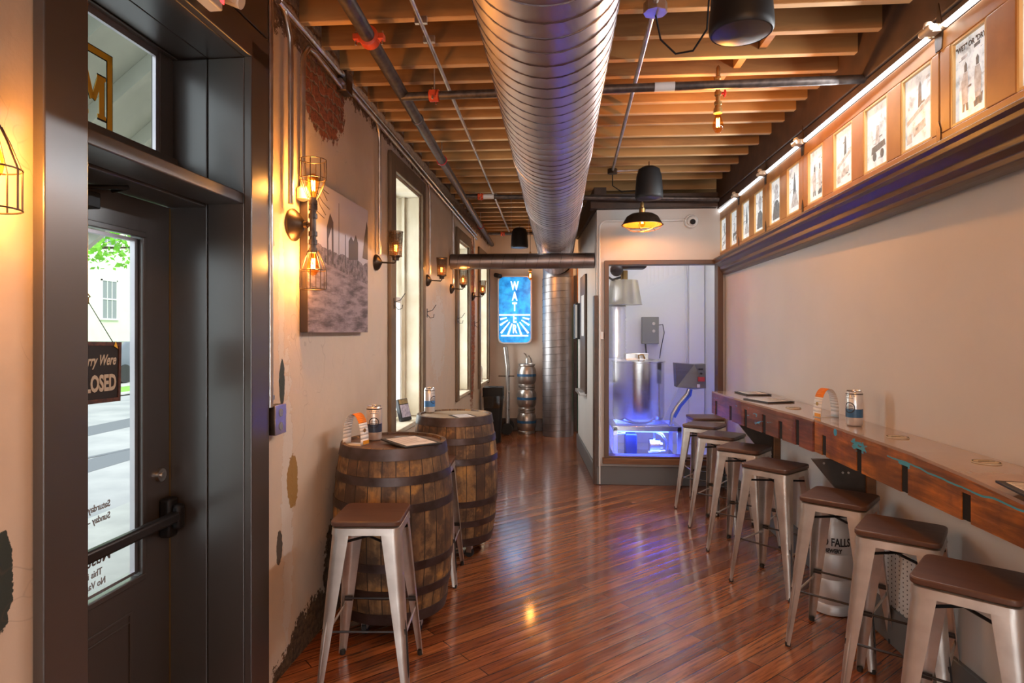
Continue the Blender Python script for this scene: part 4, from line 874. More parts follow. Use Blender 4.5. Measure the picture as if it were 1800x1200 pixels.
for y, zt, lab in ((4.209, 2.99, 'steel conduit dropping to the nearest mesh lamp'), (5.716, 2.93, 'steel conduit dropping to the mesh lamp after the first window'), (6.849, 2.90, 'steel conduit dropping to the mesh lamp before the second window'), (8.338, 2.84, 'steel conduit dropping to the farthest mesh lamp')):
    t = pipe('wall_conduit', lab, 'conduit', M['conduit'], [(.03, y - .06, zt + .02), (.03, y - .015, zt - .03), (.03, y, zt - .10), (.03, y, 2.13)], .012, LM, G3)
t = thing('switch_box', 'steel outlet box below the conduit beside the door', 'switch', (0, 2.70, 1.145), frame=LM); MB().box(.002, -.045, 0, .05, .055, .13).build('box', M['bronze'], t, bevel=.004); MB().box(.05, -.047, .0, .053, .057, .132).build('cover_plate', M['conduit'], t, bevel=.003)
for z in (.035, .095): MB().cyl((.0535, .005, z), (.056, .005, z), .018, n=16).build('receptacle', M['greypaint'], t)
# ================================================================ LAMPS
def bulb(parent, c, flip=1, k=1.0, mat='filament', n=16):   # bulb hanging along -z*flip from c (socket mouth)
    pr = [(.0125, 0), (.014, .012), (.022, .035), (.030, .062), (.0315, .08), (.027, .10), (.016, .116), (.001, .122)]
    g = MB().lathe([(r * k, -flip * z * k) for r, z in pr], c, n).build('bulb', M['bulbglass'], parent)
    c = Vector(c); pts = []
    for j in range(9): a = j * PI / 4 * 1.0; rr = .009 * k; pts.append(c + Vector((rr * math.cos(a), rr * math.sin(a), -flip * k * (.035 if j % 2 else .085))))
    MB().tube(pts, .0022 * k, 5).build('filament', M[mat], g); return g
def lampglow(name, wpos, e, r=.03, col=WARM): return point(name, wpos, e, col, r)
def cage(parent, c, s):     # basket of wire, opening away; s=+1 up, -1 down
    m = MB(); z1, z2, z3 = .0, .095, .185; r1, r2 = .024, .062
    for k in range(8):
        a = k * PI / 4 + .2; ca, sa = math.cos(a), math.sin(a)
        m.tube([(c[0] + r1 * ca, c[1] + r1 * sa, c[2] + s * z1), (c[0] + .04 * ca, c[1] + .04 * sa, c[2] + s * .035), (c[0] + r2 * ca, c[1] + r2 * sa, c[2] + s * z2), (c[0] + r2 * ca, c[1] + r2 * sa, c[2] + s * z3)], .0022, 5)
    for z, r in ((z2, r2), (z3, r2)): m.tube([(c[0] + r * math.cos(2 * PI * q / 24), c[1] + r * math.sin(2 * PI * q / 24), c[2] + s * z) for q in range(24)], .0022, 5, closed=True)
    return m.build('wire_cage', M['bronze'], parent)
def double_sconce(label, y, x=.105, group=None):
    t = thing('caged_wall_lamp', label, 'wall lamp', (0, y, 2.115), frame=LM)
    MB().lathe([(.078, .002), (.078, .012), (.062, .03), (.028, .055), (.016, .062)], (0, 0, 0), 28, (1, 0, 0)).build('backplate', M['bronze'], t)
    MB().cyl((.06, 0, 0), (x, 0, 0), .010, n=12).lathe([(.017, 0), (.017, .018)], (.06, 0, 0), 12, (1, 0, 0)).build('arm', M['bronze'], t)
    p = MB().cyl((x, .0, -.13), (x, .0, .13), .015, n=14)
    for z in (-.125, -.085, -.045, .04, .08, .105): p.cyl((x, 0, z - .011), (x, 0, z + .011), .021, n=14)
    p.build('pipe_stack', M['iron'], t)
    cage(t, (x, 0, .125), 1); cage(t, (x, 0, -.125), -1); bulb(t, (x, 0, .13), -1, .95); bulb(t, (x, 0, -.13), 1, .95)
    for s in (.18, -.18): lampglow('sconce_glow', (LM @ Vector((x, y, 2.115 + s)))[:], 7, .03)
    return t
double_sconce('double caged pipe lamp beside the street photograph', 2.93)
t = thing('caged_wall_lamp', 'caged pipe lamp at the left edge of the frame', 'wall lamp', (0, 1.285, 2.055), frame=LM)
MB().lathe([(.078, .002), (.078, .012), (.062, .03), (.028, .055)], (0, 0, 0), 28, (1, 0, 0)).build('backplate', M['bronze'], t); MB().cyl((.05, 0, 0), (.07, 0, 0), .01).cyl((.07, 0, -.02), (.07, 0, .13), .015).build('pipe_stack', M['iron'], t)
MB().cyl((.07, 0, .0), (.07, 0, -.02), .02).build('socket', M['iron'], t); cage(t, (.07, 0, .0), -1); bulb(t, (.07, 0, -.01), 1, .95); lampglow('sconce_glow', (LM @ Vector((.07, 1.285, 1.98)))[:], 9)
def mesh_mat():
    m = bpy.data.materials.new('perforated shade'); m.use_nodes = True; nt = m.node_tree; t = NT(m); t.p.inputs['Base Color'].default_value = (.05, .035, .025, 1); t.p.inputs['Metallic'].default_value = .7
    v = t.coord(scale=(1, 1, 1)); sx = t.n('ShaderNodeSeparateXYZ'); t.l(v, sx.inputs[0]); gt = t.n('ShaderNodeTexGradient', gradient_type='RADIAL'); t.l(v, gt.inputs[0])
    a = t.math('FRACT', t.math('MULTIPLY', gt.outputs[1], 30)); b = t.math('FRACT', t.math('MULTIPLY', sx.outputs[2], 110))
    hole = t.math('MULTIPLY', t.math('GREATER_THAN', a, .42), t.math('GREATER_THAN', b, .42)); t.l(t.math('SUBTRACT', 1, hole), t.p.inputs['Alpha']); return m
M['mesh'] = mesh_mat()
sm0 = None
for y, lab in ((4.209, 'mesh shaded wall lamp left of the first window'), (5.716, 'mesh shaded wall lamp right of the first window'), (6.849, 'mesh shaded wall lamp beside the second window'), (8.338, 'farthest mesh shaded wall lamp on the brick pier')):
    if sm0 is None:
        t = sm0 = thing('mesh_wall_lamp', lab, 'wall lamp', (0, y, 2.075), frame=LM, group='mesh shaded wall lamps'); x = .142
        MB().lathe([(.055, .002), (.055, .012), (.045, .025), (.018, .04), (.012, .045)], (0, 0, 0), 24, (1, 0, 0)).build('backplate', M['bronze'], t)
        MB().tube([(.04, 0, 0), (x - .01, 0, -.006), (x, 0, .005), (x, 0, .02)], .0055, 8).build('arm', M['bronze'], t)
        MB().lathe([(.022, .012), (.024, .03), (.030, .035), (.030, .042)], (x, 0, 0), 16).build('socket', M['bronze'], t)
        sh = MB().lathe([(.042, 0), (.050, .165)], (0, 0, 0), 32, caps=False).build('mesh_shade', M['mesh'], t); sh.location = (x, 0, .042)
        m = MB()
        for z, r in ((.042, .042), (.207, .050)): m.tube([(x + r * math.cos(2 * PI * q / 24), r * math.sin(2 * PI * q / 24), z) for q in range(24)], .003, 5, closed=True)
        m.build('shade_ring', M['bronze'], t); bulb(t, (x, 0, .045), -1, .85, 'filament2', 12)
    else: copy_thing(sm0, '', lab, (0, y, 2.075), frame=LM)
    lampglow('mesh_lamp_glow', (LM @ Vector((.142, y, 2.17)))[:], 1.8)
# pendants
def pendant(label, x, y, zb, e=14, valve=True, group=None, k=1.0):
    t = thing('bulb_pendant', label, 'pendant lamp', (x, y, zb), group=group); top = CEIL - zb + .02
    MB().cyl((0, 0, .40 * k), (0, 0, top), .0035, n=8).build('cord', M['black'], t)
    p = MB().lathe([(.010, .40 * k), (.016, .38 * k), (.013, .34 * k), (.018, .335 * k), (.018, .32 * k), (.013, .315 * k), (.013, .25 * k), (.020, .245 * k), (.020, .225 * k), (.013, .22 * k), (.013, .19 * k), (.022, .185 * k), (.022, .17 * k), (.017, .165 * k), (.019, .15 * k), (.025, .145 * k), (.026, .118 * k)], n=16).build('pipe_socket', M['brass'], t)
    if valve:
        m = MB().cyl((.012, 0, .235), (.035, 0, .235), .007, n=8); m.tube([(.04, .018 * math.cos(2 * PI * q / 16),   .235 + .018 * math.sin(2 * PI * q / 16)) for q in range(16)], .0045, 6, closed=True)
        for q in range(4): a = q * PI / 2; m.tube([(.04, 0, .235), (.04, .018 * math.cos(a),   .235 + .018 * math.sin(a))], .003, 5)
        m.build('red_valve_handle', M['red'], t)
    bulb(t, (0, 0, .122 * k), 1, k); lampglow('pendant_glow', (x, y, zb + .05), e, .035); return t
pendant('filament bulb on a copper pipe socket with red valve handle', .944, 3.8, 2.78, 14)
pendant('small filament bulb hanging near the blue sign', -.40, 8.82, 2.33, 5, False)
GP = 'added unseen filament pendants behind the camera'  # two unseen pendants added to help light the room
for x, y, w_ in ((.95, .71, 'just'), (.95, -1.32, 'well')): pendant('added unseen filament bulb pendant hanging %s behind the camera position' % w_, x, y, 2.78, 24, True, GP)
# barn lamp
t = thing('barn_pendant', 'dark barn shade pendant with wire guard before the brewhouse window', 'pendant lamp', (.805, 6.12, 2.60))
MB().lathe([(.19, .03), (.196, .03), (.15, .11), (.11, .135), (.03, .15), (.02, .155), (.02, .15), (.10, .13), (.145, .105), (.188, .03)], n=40, caps=False).build('shade', M['bronze'], t)
MB().lathe([(.185, .031), (.140, .105), (.10, .127), (.03, .145)], n=40, caps=False).build('glow_lining', new_mat('lamp glow lining', (.80, .40, .10), .35, .6), t)  # added lining, lamplight inside the shade is put into its orange
MB().lathe([(.03, .15), (.03, .19), (.018, .20), (.018, .24), (.012, .25)], n=16).cyl((0, 0, .25), (0, 0, .54), .006, n=8).build('stem', M['brass'], t)
m = MB()
for k in range(6): a = k * PI / 3 + .2; m.tube([(r_ * math.cos(a), r_ * math.sin(a), z) for r_, z in ((.198, .03), (.17, .0), (.11, -.022), (.03, -.03))], .0025, 5)
for r_, z in ((.12, -.018), (.03, -.03), (.2, .03)): m.tube([(r_ * math.cos(2 * PI * q / 28), r_ * math.sin(2 * PI * q / 28), z) for q in range(28)], .0025, 5, closed=True)
m.build('wire_guard', M['brass'], t); bulb(t, (0, 0, .125), 1, .95); lampglow('barn_glow', (.805, 6.12, 2.66), 7, .03)
# speakers
sp0 = None
for x, y, lab in ((.73, 2.57, 'black pendant speaker at the top edge, nearest the camera'), (.81, 5.7, 'black pendant speaker above the barn lamp'), (-.557, 8.9, 'small black pendant speaker left of the duct far away')):
    if sp0 is None:
        t = sp0 = thing('pendant_speaker', lab, 'speaker', (x, y, 2.795), group='black pendant speakers')
        MB().lathe([(.118, 0), (.124, .01), (.125, .03), (.112, .20), (.095, .262), (.06, .285), (.02, .29)], n=40).build('housing', M['black'], t)
        MB().lathe([(.001, -.012), (.05, -.010), (.095, -.003), (.112, .0), (.112, .004)], n=40, caps=False).build('grille', new_mat('speaker grille', (.10, .09, .085), .35, .6), t)
        MB().cyl((0, 0, .29), (0, 0, .335), .006, n=8).build('hanger_rod', M['steel'], t)
    else: copy_thing(sp0, '', lab, (x, y, 2.795))
# exit sign and emergency heads
t = thing('exit_sign', 'white box exit sign with red letters above the door', 'exit sign', (.06, 1.995, 2.737), frame=LM)
MB().box(0, -.16, 0, .05, .15, .20).build('housing', M['plastic'], t, bevel=.006); MB().box(-.0295, -.05, .14, 0, .05, .19).build('wall_bracket', M['plastic'], t)
text('exit_lettering', 'EXIT', .17, emis('exit red', (1, .03, .03), 2.5), (.0505, .02, .03), (0, 1, 0), ZU, t, .0008, 'CENTER', off=.003)
hd = MB(); 
for y in (.19, .24): hd.cyl((.0, y, .11), (.065, y + .01, .085), .026, n=18)
hd.build('emergency_head', M['plastic'], t)
# camera dome
t = thing('security_camera', 'white dome security camera on the wall above the brewhouse window', 'camera', (1.37, 6.6295, 2.745)); MB().lathe([(.07, 0), (.07, -.03), (.062, -.04)], n=28, ax=(0, 1, 0)).build('base', M['plastic'], t)
MB().sph((0, -.05, 0), .055, 24).build('eyeball', M['plastic'], t); MB().cyl((0, -.095, -.015), (0, -.108, -.02), .028, n=20).build('lens', M['black'], t)
pts = [(1.31, 6.61, 2.76), (.50, 6.61, 2.76)] + [(.50 + .07 * math.cos(a), 6.61, 2.69 + .07 * math.sin(a)) for a in [PI / 2 + q * PI / 16 for q in range(1, 9)]] + [(.43, 6.61, 2.0), (.428, 6.595, .01)]
pipe('camera_conduit', 'white conduit from the dome camera down the brewhouse corner', 'conduit', M['plastic'], pts, .009)
t = thing('thermostat', 'small white wall box beside the brewhouse window frame', 'thermostat', (.445, 6.6295, 1.52)); MB().box(-.02, -.025, 0, .025, 0, .08).build('case', M['plastic'], t, bevel=.004); MB().box(.026, -.02, .01, .03, -.002, .075).build('side_tab', M['sillwood'], t)
# canvas photograph
def canvas_mat():
    m = new_mat('street photograph', (.4, .4, .4), .6); t = NT(m); c = t.n('ShaderNodeTexCoord'); sx = t.n('ShaderNodeSeparateXYZ'); t.l(c.outputs['Object'], sx.inputs[0]); Y, Z = sx.outputs[1], sx.outputs[2]
    v = c.outputs['Object']; n1 = t.noise(v, 4, 5, .6); n2 = t.noise(v, 30, 5, .75); mp = t.n('ShaderNodeMapping'); t.l(v, mp.inputs[0]); mp.inputs['Scale'].default_value = (1, 1, 5); mp.inputs['Rotation'].default_value = (.5, 0, 0); n3 = t.noise(mp.outputs[0], 5, 4, .6)
    sky = t.ramp(t.math('ADD', Z, t.math('MULTIPLY', n1, .15)), [(.35, (.42, .35, .37)), (.75, (.66, .62, .66)), (1, (.50, .46, .52))])
    road = t.ramp(n3, [(.36, (.10, .075, .085)), (.58, (.34, .27, .29))]); road = t.mix(t.ramp(n2, [(.55, 0.), (.7, .6)]), road, (.08, .06, .065))
    town = t.ramp(n2, [(.36, (.05, .04, .045)), (.62, (.30, .24, .26))])
    hz = t.math('ADD', Z, t.math('MULTIPLY', n1, .12)); col = t.mix(t.math('GREATER_THAN', hz, .50), town, sky); lo = t.math('ADD', t.math('ADD', Z, t.math('MULTIPLY', Y, .08)), t.math('MULTIPLY', n1, .05)); col = t.mix(t.math('LESS_THAN', lo, .405), col, road); t.base(col); return m
t = thing('canvas_photograph', 'large unframed canvas photograph of an old ruined street', 'picture', (.005, 3.007, 1.597), frame=LM); PW = .902; PH = .775
MB().box(0, 0, 0, .04, PW, PH).build('canvas', new_mat('canvas edge', (.035, .022, .02), .6), t, smooth=0, bevel=.003)
cn = MB().box(.0401, .0, 0, .0415, PW, PH).build('photograph', canvas_mat(), t, smooth=0)
g = MB(); X = .0418
for q in ([(.24, .36), (.26, .36), (.255, .50), (.30, .57), (.31, .37), (.33, .37), (.325, .60), (.28, .64), (.235, .56)], [(.405, .38), (.412, .38), (.41, .72), (.406, .72)], [(.56, .42), (.72, .44), (.72, .54), (.68, .585), (.64, .54), (.60, .565), (.56, .53)], [(.80, .46), (.90, .46), (.90, .66), (.88, .70), (.84, .60)], [(.50, .37), (.515, .37), (.512, .56), (.505, .56)]): g.poly([(X, u, v) for u, v in q], (.0005, 0, 0))
for pts in ([(0, .77), (.08, .73), (.16, .75), (.24, .70)], [(.05, .76), (.14, .66), (.22, .62)], [(.02, .70), (.10, .62), (.2, .60)], [(.16, .75), (.26, .74)], [(.10, .72), (.18, .68), (.27, .66)]): g.tube([(X, u, v) for u, v in pts], .0025, 4)
g.build('ruins_and_branches', new_mat('photo dark', (.10, .08, .085), .6), cn, smooth=0)
# coat hooks
for y, z in ((4.60, 1.80), (5.60, 1.76), (7.10, 1.73), (8.55, 1.70)):
    t = thing('coat_hook', 'wire coat hook %s' % {4.60: 'on the near casing of the first window', 5.60: 'on the far casing of the first window', 7.10: 'beside the second window', 8.55: 'on the pier between the far windows'}[y], 'hook', (.0305 if y < 8 else .0, y - (.05 if y < 5 else 0), z), frame=LM, group='coat hooks on the left wall')
    MB().box(0, -.008, -.03, .004, .008, .05).tube([(.004, 0, .02), (.05, 0, .035), (.075, 0, .07), (.085, 0, .085)], .003, 6).tube([(.004, 0, -.005), (.03, 0, -.035), (.06, 0, -.03), (.065, 0, .0)], .003, 6).build('hook_wire', M['darkmetal'], t)
# ================================================================ FAR END OF THE PASSAGE
t = thing('water_sign', 'glowing blue sign reading WATER with white rays', 'sign', (-.705, 10.05, 1.43)); Wd, Hh = .255, 1.05
def rrect(w, z0, z1, r): return [(sx * (w - r) + r * math.cos(a), (z1 - r if sz > 0 else z0 + r) + r * math.sin(a)) for sx, sz, a0 in ((1, 1, 0), (-1, 1, PI / 2), (-1, -1, PI), (1, -1, 1.5 * PI)) for a in [a0 + PI / 2 * k / 6 for k in range(7)]]
MB().poly([(x, 0, z) for x, z in rrect(Wd + .02, -.02, Hh + .02, .09)], (0, .06, 0)).build('sign_case', M['galv'], t)
bm_ = new_mat('blue lit acrylic', (.02, .25, .55), .3); tn = NT(bm_); nn = tn.noise(tn.coord(), 9, 4, .6); cc_ = tn.ramp(nn, [(.35, (.0, .12, .42)), (.65, (.02, .34, .72))]); tn.base(cc_); tn.l(cc_, tn.p.inputs['Emission Color']); tn.p.inputs['Emission Strength'].default_value = .45
MB().poly([(x, -.012, z) for x, z in rrect(Wd, 0, Hh, .08)], (0, .012, 0)).build('blue_face', bm_, t, smooth=0)
wm = emis('white lit acrylic', (.80, .95, 1), .8)
m = MB(); X = -.0135; zh = .43
m.box(-.25, X, zh, .25, X + .001, zh + .025).box(-.22, X, .095, .22, X + .001, .12)
for k in range(-4, 5):
    if k == 0: continue
    a = k * math.radians(19); c0, s0 = math.sin(a), math.cos(a); w = .013
    r0, r1 = .13, min(.31 / max(s0, .01), .235 / max(abs(c0), .01), .36)
    p = [Vector((r * c0 + q * s0, X, zh - r * s0 + q * c0)) for r, q in ((r0, w * .7), (r1, w * 1.3), (r1, -w * 1.3), (r0, -w * .7))]; m.poly(p, (0, .001, 0))
m.build('ray_pattern', wm, t, smooth=0)
for k, ch in enumerate('WATER'): text('sign_letter', ch, .19, wm, (0, X - .001, .845 - k * .168 + (0 if k < 3 else -.02)), (1, 0, 0), ZU, t, .001, 'CENTER', off=.008, sx=.62)
point('water_sign_glow', (-.705, 9.85, 1.95), .7, (.2, .6, 1), .15)
keg0 = None
for k, lab in enumerate(('bottom keg of the stack below the blue sign', 'middle keg of the stack below the blue sign', 'top keg of the stack with a tap on it')):
    if keg0 is None:
        keg0 = t = thing('stacked_keg', lab, 'keg', (-.505, 9.90, 0), group='steel kegs stacked below the sign'); r = .15; h = .365
        MB().lathe([(r * .82, 0), (r * .88, .004), (r * .88, .032), (r * .80, .045), (r * .93, .075), (r, .12), (r, .245), (r * .93, .29), (r * .80, .322), (r * .88, .335), (r * .88, .360), (r * .82, h), (r * .76, .33)], n=36).build('shell', M['kegsteel'], t)
        MB().lathe([(r * 1.002, .165), (r * 1.012, .166), (r * 1.012, .205), (r * 1.002, .206)], n=36, caps=False).build('blue_band', M['blueink'], t)
    else: copy_thing(keg0, '', lab, (-.505, 9.90, k * .366))
t = thing('keg_tap', 'steel keg tap on top of the keg stack', 'tap', (-.50, 9.90, 1.075)); MB().cyl((0, 0, 0), (0, 0, .10), .022, n=14).tube([(0, 0, .1), (-.02, 0, .17), (-.05, -.01, .19)], .012, 8).build('coupler', M['steel'], t); MB().tube([(0, 0, .12), (.03, -.02, .15), (.06, -.02, .10), (.075, -.01, .04)], .012, 8).build('handle', M['steel'], t)
t = thing('hand_truck', 'upright hand truck between the bin and the kegs', 'hand truck', (-.80, 9.72, 0)); 
MB().tube([(0, 0, .05), (0, 0, 1.05), (-.01, -.02, 1.14), (-.035, -.03, 1.36)], .021, 10).build('rail', M['conduit'], t); MB().tube([(.0, .3, .05), (.0, .3, 1.05), (-.01, .28, 1.14), (-.035, .27, 1.36)], .018, 10).build('rail', M['conduit'], t)
m = MB(); 
for z in (.35, .62, .88): m.cyl((0, 0, z), (0, .3, z), .012, n=8)
m.box(-.16, .0, .0, .02, .3, .012).cyl((-.15, .15, .9), (.10, .15, .9), .01, n=8).build('cross_bar', M['bronze'], t)
MB().cyl((.0, -.045, .09), (.0, -.02, .09), .09, n=20).build('wheel', M['rubber'], t); MB().cyl((.0, .32, .09), (.0, .345, .09), .09, n=20).build('wheel', M['rubber'], t)
t = thing('trash_bin', 'tall black trash bin with clear liner by the far window', 'bin', (-.945, 9.05, 0))
def sq(h, z, c=.03): return [(sx * (h - c) + c * math.cos(a), sy * (h - c) + c * math.sin(a), z) for sx, sy, a0 in ((1, 1, 0), (-1, 1, PI / 2), (-1, -1, PI), (1, -1, 1.5 * PI)) for a in [a0 + PI / 2 * k / 3 for k in range(4)]]
m = MB(); m.skin([[m.b.verts.new(p) for p in sq(h, z)] for h, z in ((.105, 0), (.135, .66))]); m.build('bin_body', M['black'], t)
m = MB(); m.skin([[m.b.verts.new(p) for p in sq(h, z)] for h, z in ((.145, .66), (.148, .78), (.14, .80))]); m.build('bin_lid', M['black'], t); MB().cyl((0, 0, .795), (0, 0, .806), .07, n=20).build('opening', M['darkhole'], t)
m = MB(); m.skin([[m.b.verts.new((p[0] * random.uniform(.985, 1.03), p[1] * random.uniform(.985, 1.03), p[2] + random.uniform(-.012, .012))) for p in sq(h, z)] for h, z in ((.139, .50), (.150, .58), (.152, .68))], False); m.build('liner', M['liner'], t)
t = thing('spray_bottle', 'white bottle with red trigger on the third window sill', 'bottle', (-.04, 9.3, .856), frame=LM); MB().lathe([(.035, 0), (.038, .01), (.038, .19), (.03, .225), (.014, .25), (.014, .27)], n=20).build('bottle_body', M['plastic'], t); MB().box(-.012, -.04, .27, .012, .03, .30).box(-.006, -.035, .235, .006, -.025, .27).build('trigger', M['red'], t, bevel=.003)
t = thing('wall_camera', 'small black camera high in the far left corner', 'camera', (-1.02, 10.128, 2.52)); MB().box(-.02, -.03, -.02, .02, 0, .02).cyl((0, -.03, 0), (.09, -.16, -.03), .035, n=14).build('camera_body', M['black'], t)
# green door at the far right behind the riser
gd = struct(MB().box(.30, 10.08, .01, 1.12, 10.125, 2.0).build('door_2', M['greenpaint'], smooth=0, bevel=.003)); MB().box(.36, 10.07, .0, 1.06, 10.079, .14).build('kick_plate', M['conduit'], gd, smooth=0)
struct(MB().box(.24, 10.07, 0, .298, 10.128, 2.5).box(.298, 10.07, 2.01, 1.2, 10.128, 2.08).build('trim_far_door', M['darkwood'], smooth=0)); struct(MB().box(.298, 10.10, 2.08, 1.2, 10.128, 2.75).build('trim_far_panel', wood('orange pine panel', (.60, .22, .04), (.42, .14, .02), 0), smooth=0))
lampglow('passage_fill', (.75, 9.5, 2.8), 12, .06)  # added warm light without a fixture, brightens the dark passage end
# side wall items
t = thing('tall_wall_panel', 'tall dark panel on the brewhouse side wall', 'panel', (-.002, .95, .85), frame=SM); MB().box(-.025, 0, 0, 0, .62, 1.45).build('panel_board', M['darkwood'], t, bevel=.004); MB().box(-.09, .02, -.02, 0, .60, .02).build('ledge', M['conduit'], t, bevel=.004)
t = thing('wall_notice', 'white paper notice on the tall dark panel', 'notice', (-.03, .98, 1.55), frame=SM); MB().box(-.006, 0, 0, 0, .32, .50).build('sheet', M['paper'], t)
t = thing('wall_display_box', 'thin black framed box projecting from the side wall', 'display', (-.002, 1.75, 1.50), frame=SM); MB().box(-.07, 0, 0, 0, .28, .48).build('case', M['ink'], t, bevel=.004); MB().box(-.072, -.003, .02, -.045, -.0005, .46).build('white_edge', M['paper'], t)
# ================================================================ BREWHOUSE BEHIND GLASS
fr = MB().holes('y', 6.59, .15, (BX0 - .0, BZ0, BX1 - .0, BZ1), [(BX0 + .045, BZ0 + .02, BX1 - .052, BZ1 - .045)])
w6 = struct(fr.build('window_6', new_mat('brown window frame', (.10, .05, .028), .4), smooth=0, bevel=.003)); MB().box(BX0 + .046, 6.66, BZ0 + .021, BX1 - .053, 6.666, BZ1 - .046).build('pane', M['bigglass'], w6, smooth=0)
MB().box(BX0 - .02, 6.56, BZ0 - .06, BX1 + .0, 6.628, BZ0 - .001).build('window_sill', M['sillwood'], w6, smooth=0, bevel=.004)
struct(MB().box(.42, 6.752, 2.95, 1.959, 8.61, 3.0).build('ceiling_brewhouse', M['white'], smooth=0))
struct(MB().box(.42, 6.76, .02, 1.95, 8.6, .09).build('floor_brewhouse', new_mat('pale brewhouse floor', (.62, .64, .68), .35), smooth=0))
struct(MB().box(1.75, 8.56, .1, 1.95, 8.619, 2.94).build('trim_brewhouse_post', M['white'], smooth=0))
area('brewhouse_ceiling_light', (1.2, 7.6, 2.93), (0, 0, 0), .9, .9, 6.5, (1, .96, .97))
t = thing('ceiling_panel_light', 'flat white ceiling light inside the brewhouse', 'light', (1.2, 7.6, 2.935)); MB().box(-.45, -.45, 0, .45, .45, .012).build('panel', M['plastic'], t)
t = thing('brew_kettle', 'tall stainless brew kettle on a steel frame behind glass', 'kettle', (.955, 7.62, 0)); kr = .305
MB().lathe([(.10, .50), (kr - .02, .56), (kr, .60), (kr, 1.235), (kr + .012, 1.24), (kr + .012, 1.255), (kr, 1.26), (.10, 1.285), (.0, 1.29)], n=56).build('kettle_body', M['steel'], t)
MB().tube([(-.02, -.2, 1.285), (-.02, -.2, 1.33), (.03, -.2, 1.335), (.05, -.2, 1.285)], .011, 8).build('lid_handle', M['brass'], t); MB().box(-.16, -.05, 1.27, .12, .15, 1.345).build('hatch', M['steel'], t, bevel=.01)
fm = MB(); 
for x in (-.30, .43):
    for y in (-.28, .28): fm.box(x - .025, y - .025, .09, x + .025, y + .025, .50)
for y in (-.28, .28): fm.box(-.325, y - .025, .45, .455, y + .025, .51)
for x in (-.30, .43): fm.box(x - .025, -.255, .45, x + .025, .255, .51)
fm.box(-.3, -.28, .12, .43, .28, .135).build('frame', M['steel'], t, bevel=.004)
t = thing('brew_pump', 'pump and motor on the shelf below the kettle', 'pump', (.84, 7.45, .136)); MB().box(-.06, -.08, 0, .07, .10, .27).build('motor', M['navy'], t, bevel=.01)
MB().cyl((.22, 0, .13), (.34, 0, .13), .085, n=24).cyl((.34, 0, .13), (.37, 0, .13), .05, n=20).build('pump_head', M['steel'], t); MB().tube([(.28, 0, .21), (.28, -.02, .30), (.36, -.04, .27), (.42, -.04, .18), (.40, -.04, .08), (.2, -.05, .06)], .018, 8).tube([(-.16, 0, .1), (-.18, -.02, .26), (-.06, -.05, .28)], .014, 8).build('pipework', M['conduit'], t)
lightbar = thing('blue_light_strip', 'glowing blue light strip fixed under the kettle frame', 'light', (.92, 7.36, .437)); MB().box(-.24, -.012, 0, .35, .012, .012).build('strip', M['bluelight'], lightbar, smooth=0)
area('blue_strip_glow', (1.0, 7.36, .435), (0, 0, 0), .66, .16, 16, (.04, .09, 1))
t = thing('control_box', 'grey angled control box with red switch on a blue arm', 'control box', (1.50, 7.45, .93))
MB().poly([(-.14, -.02, .03), (.08, .06, .0), (.19, -.03, .02), (.185, -.03, .30), (.075, .06, .29), (-.155, -.02, .31)], (0, .16, 0)).tf(Matrix.Translation((0, -.08, 0))).build('case', new_mat('slate enamel', (.16, .16, .175), .4, .3), t, smooth=0)
MB().box(.10, -.135, .10, .17, -.09, .15).cyl((.135, -.15, .13), (.135, -.1, .13), .018, n=14).build('red_switch', M['red'], t, bevel=.003); MB().box(.10, -.13, .23, .15, -.09, .25).cyl((.13, -.14, .19), (.13, -.1, .19), .012, n=10).build('display', M['ink'], t); MB().box(.09, -.115, .03, .12, -.085, .065).build('warning_sticker', M['paper'], t)
MB().tube([(.02, .0, .0), (.0, 0, -.06), (-.10, 0, -.18), (-.17, 0, -.30), (-.19, 0, -.42)], .026, 10).build('support_arm', M['steel'], t); MB().tube([(.045, -.02, .0), (.03, -.02, -.07), (-.08, -.02, -.20), (-.15, -.02, -.33)], .014, 8).build('blue_hose', M['bluetube'], t)
t = thing('electrical_box', 'grey electrical box on the brewhouse back wall', 'electrical box', (1.12, 8.6195, 1.44)); MB().box(0, -.11, 0, .22, 0, .36).build('box', M['greypaint'], t, bevel=.004); MB().cyl((.15, -.125, .27), (.15, -.11, .27), .02, n=14).cyl((.15, -.125, .17), (.15, -.11, .17), .02, n=14).build('button', M['conduit'], t); MB().tube([(.05, -.05, 0), (.06, -.05, -.12), (.06, -.05, -.2)], .01, 6).tube([(.22, -.05, .25), (.28, -.05, .26), (.3, -.05, .15), (.26, -.05, -.05), (.24, -.04, -.2)], .006, 6).build('cable', M['ink'], t)
t = thing('exhaust_hood', 'brushed metal exhaust hood with black fan at the ceiling', 'hood', (.80, 7.75, 1.93)); MB().lathe([(.22, 0), (.215, .01), (.165, .30), (.05, .31)], n=40).build('hood_shell', noisy('brass tinted steel', (.66, .60, .44), (.55, .5, .4), 3, .28, .9, bump=0), t)
MB().cyl((0, 0, .31), (0, 0, .42), .045, n=16).build('collar', M['brass'], t); MB().box(-.1, -.12, .44, .26, .12, .56).sph((-.10, -.1, .42), .08, 14).build('fan_unit', M['ink'], t, bevel=.02); MB().tube([(-.1, -.1, .5), (-.22, -.1, .5), (-.24, -.1, .36), (-.15, -.1, .30), (-.05, -.1, .33)], .015, 8).build('black_cable', M['black'], t)
t = thing('foil_duct', 'crinkled silver flexible duct dropping behind the kettle', 'duct', (.72, 7.95, 1.27)); m = MB(); m.lathe([(.115 + (.010 if k % 2 else 0) + random.uniform(-.003, .003), k * .022) for k in range(31)], n=32); m.build('foil_tube', new_mat('bright foil', (.85, .85, .9), .3, .8), t, smooth=80)
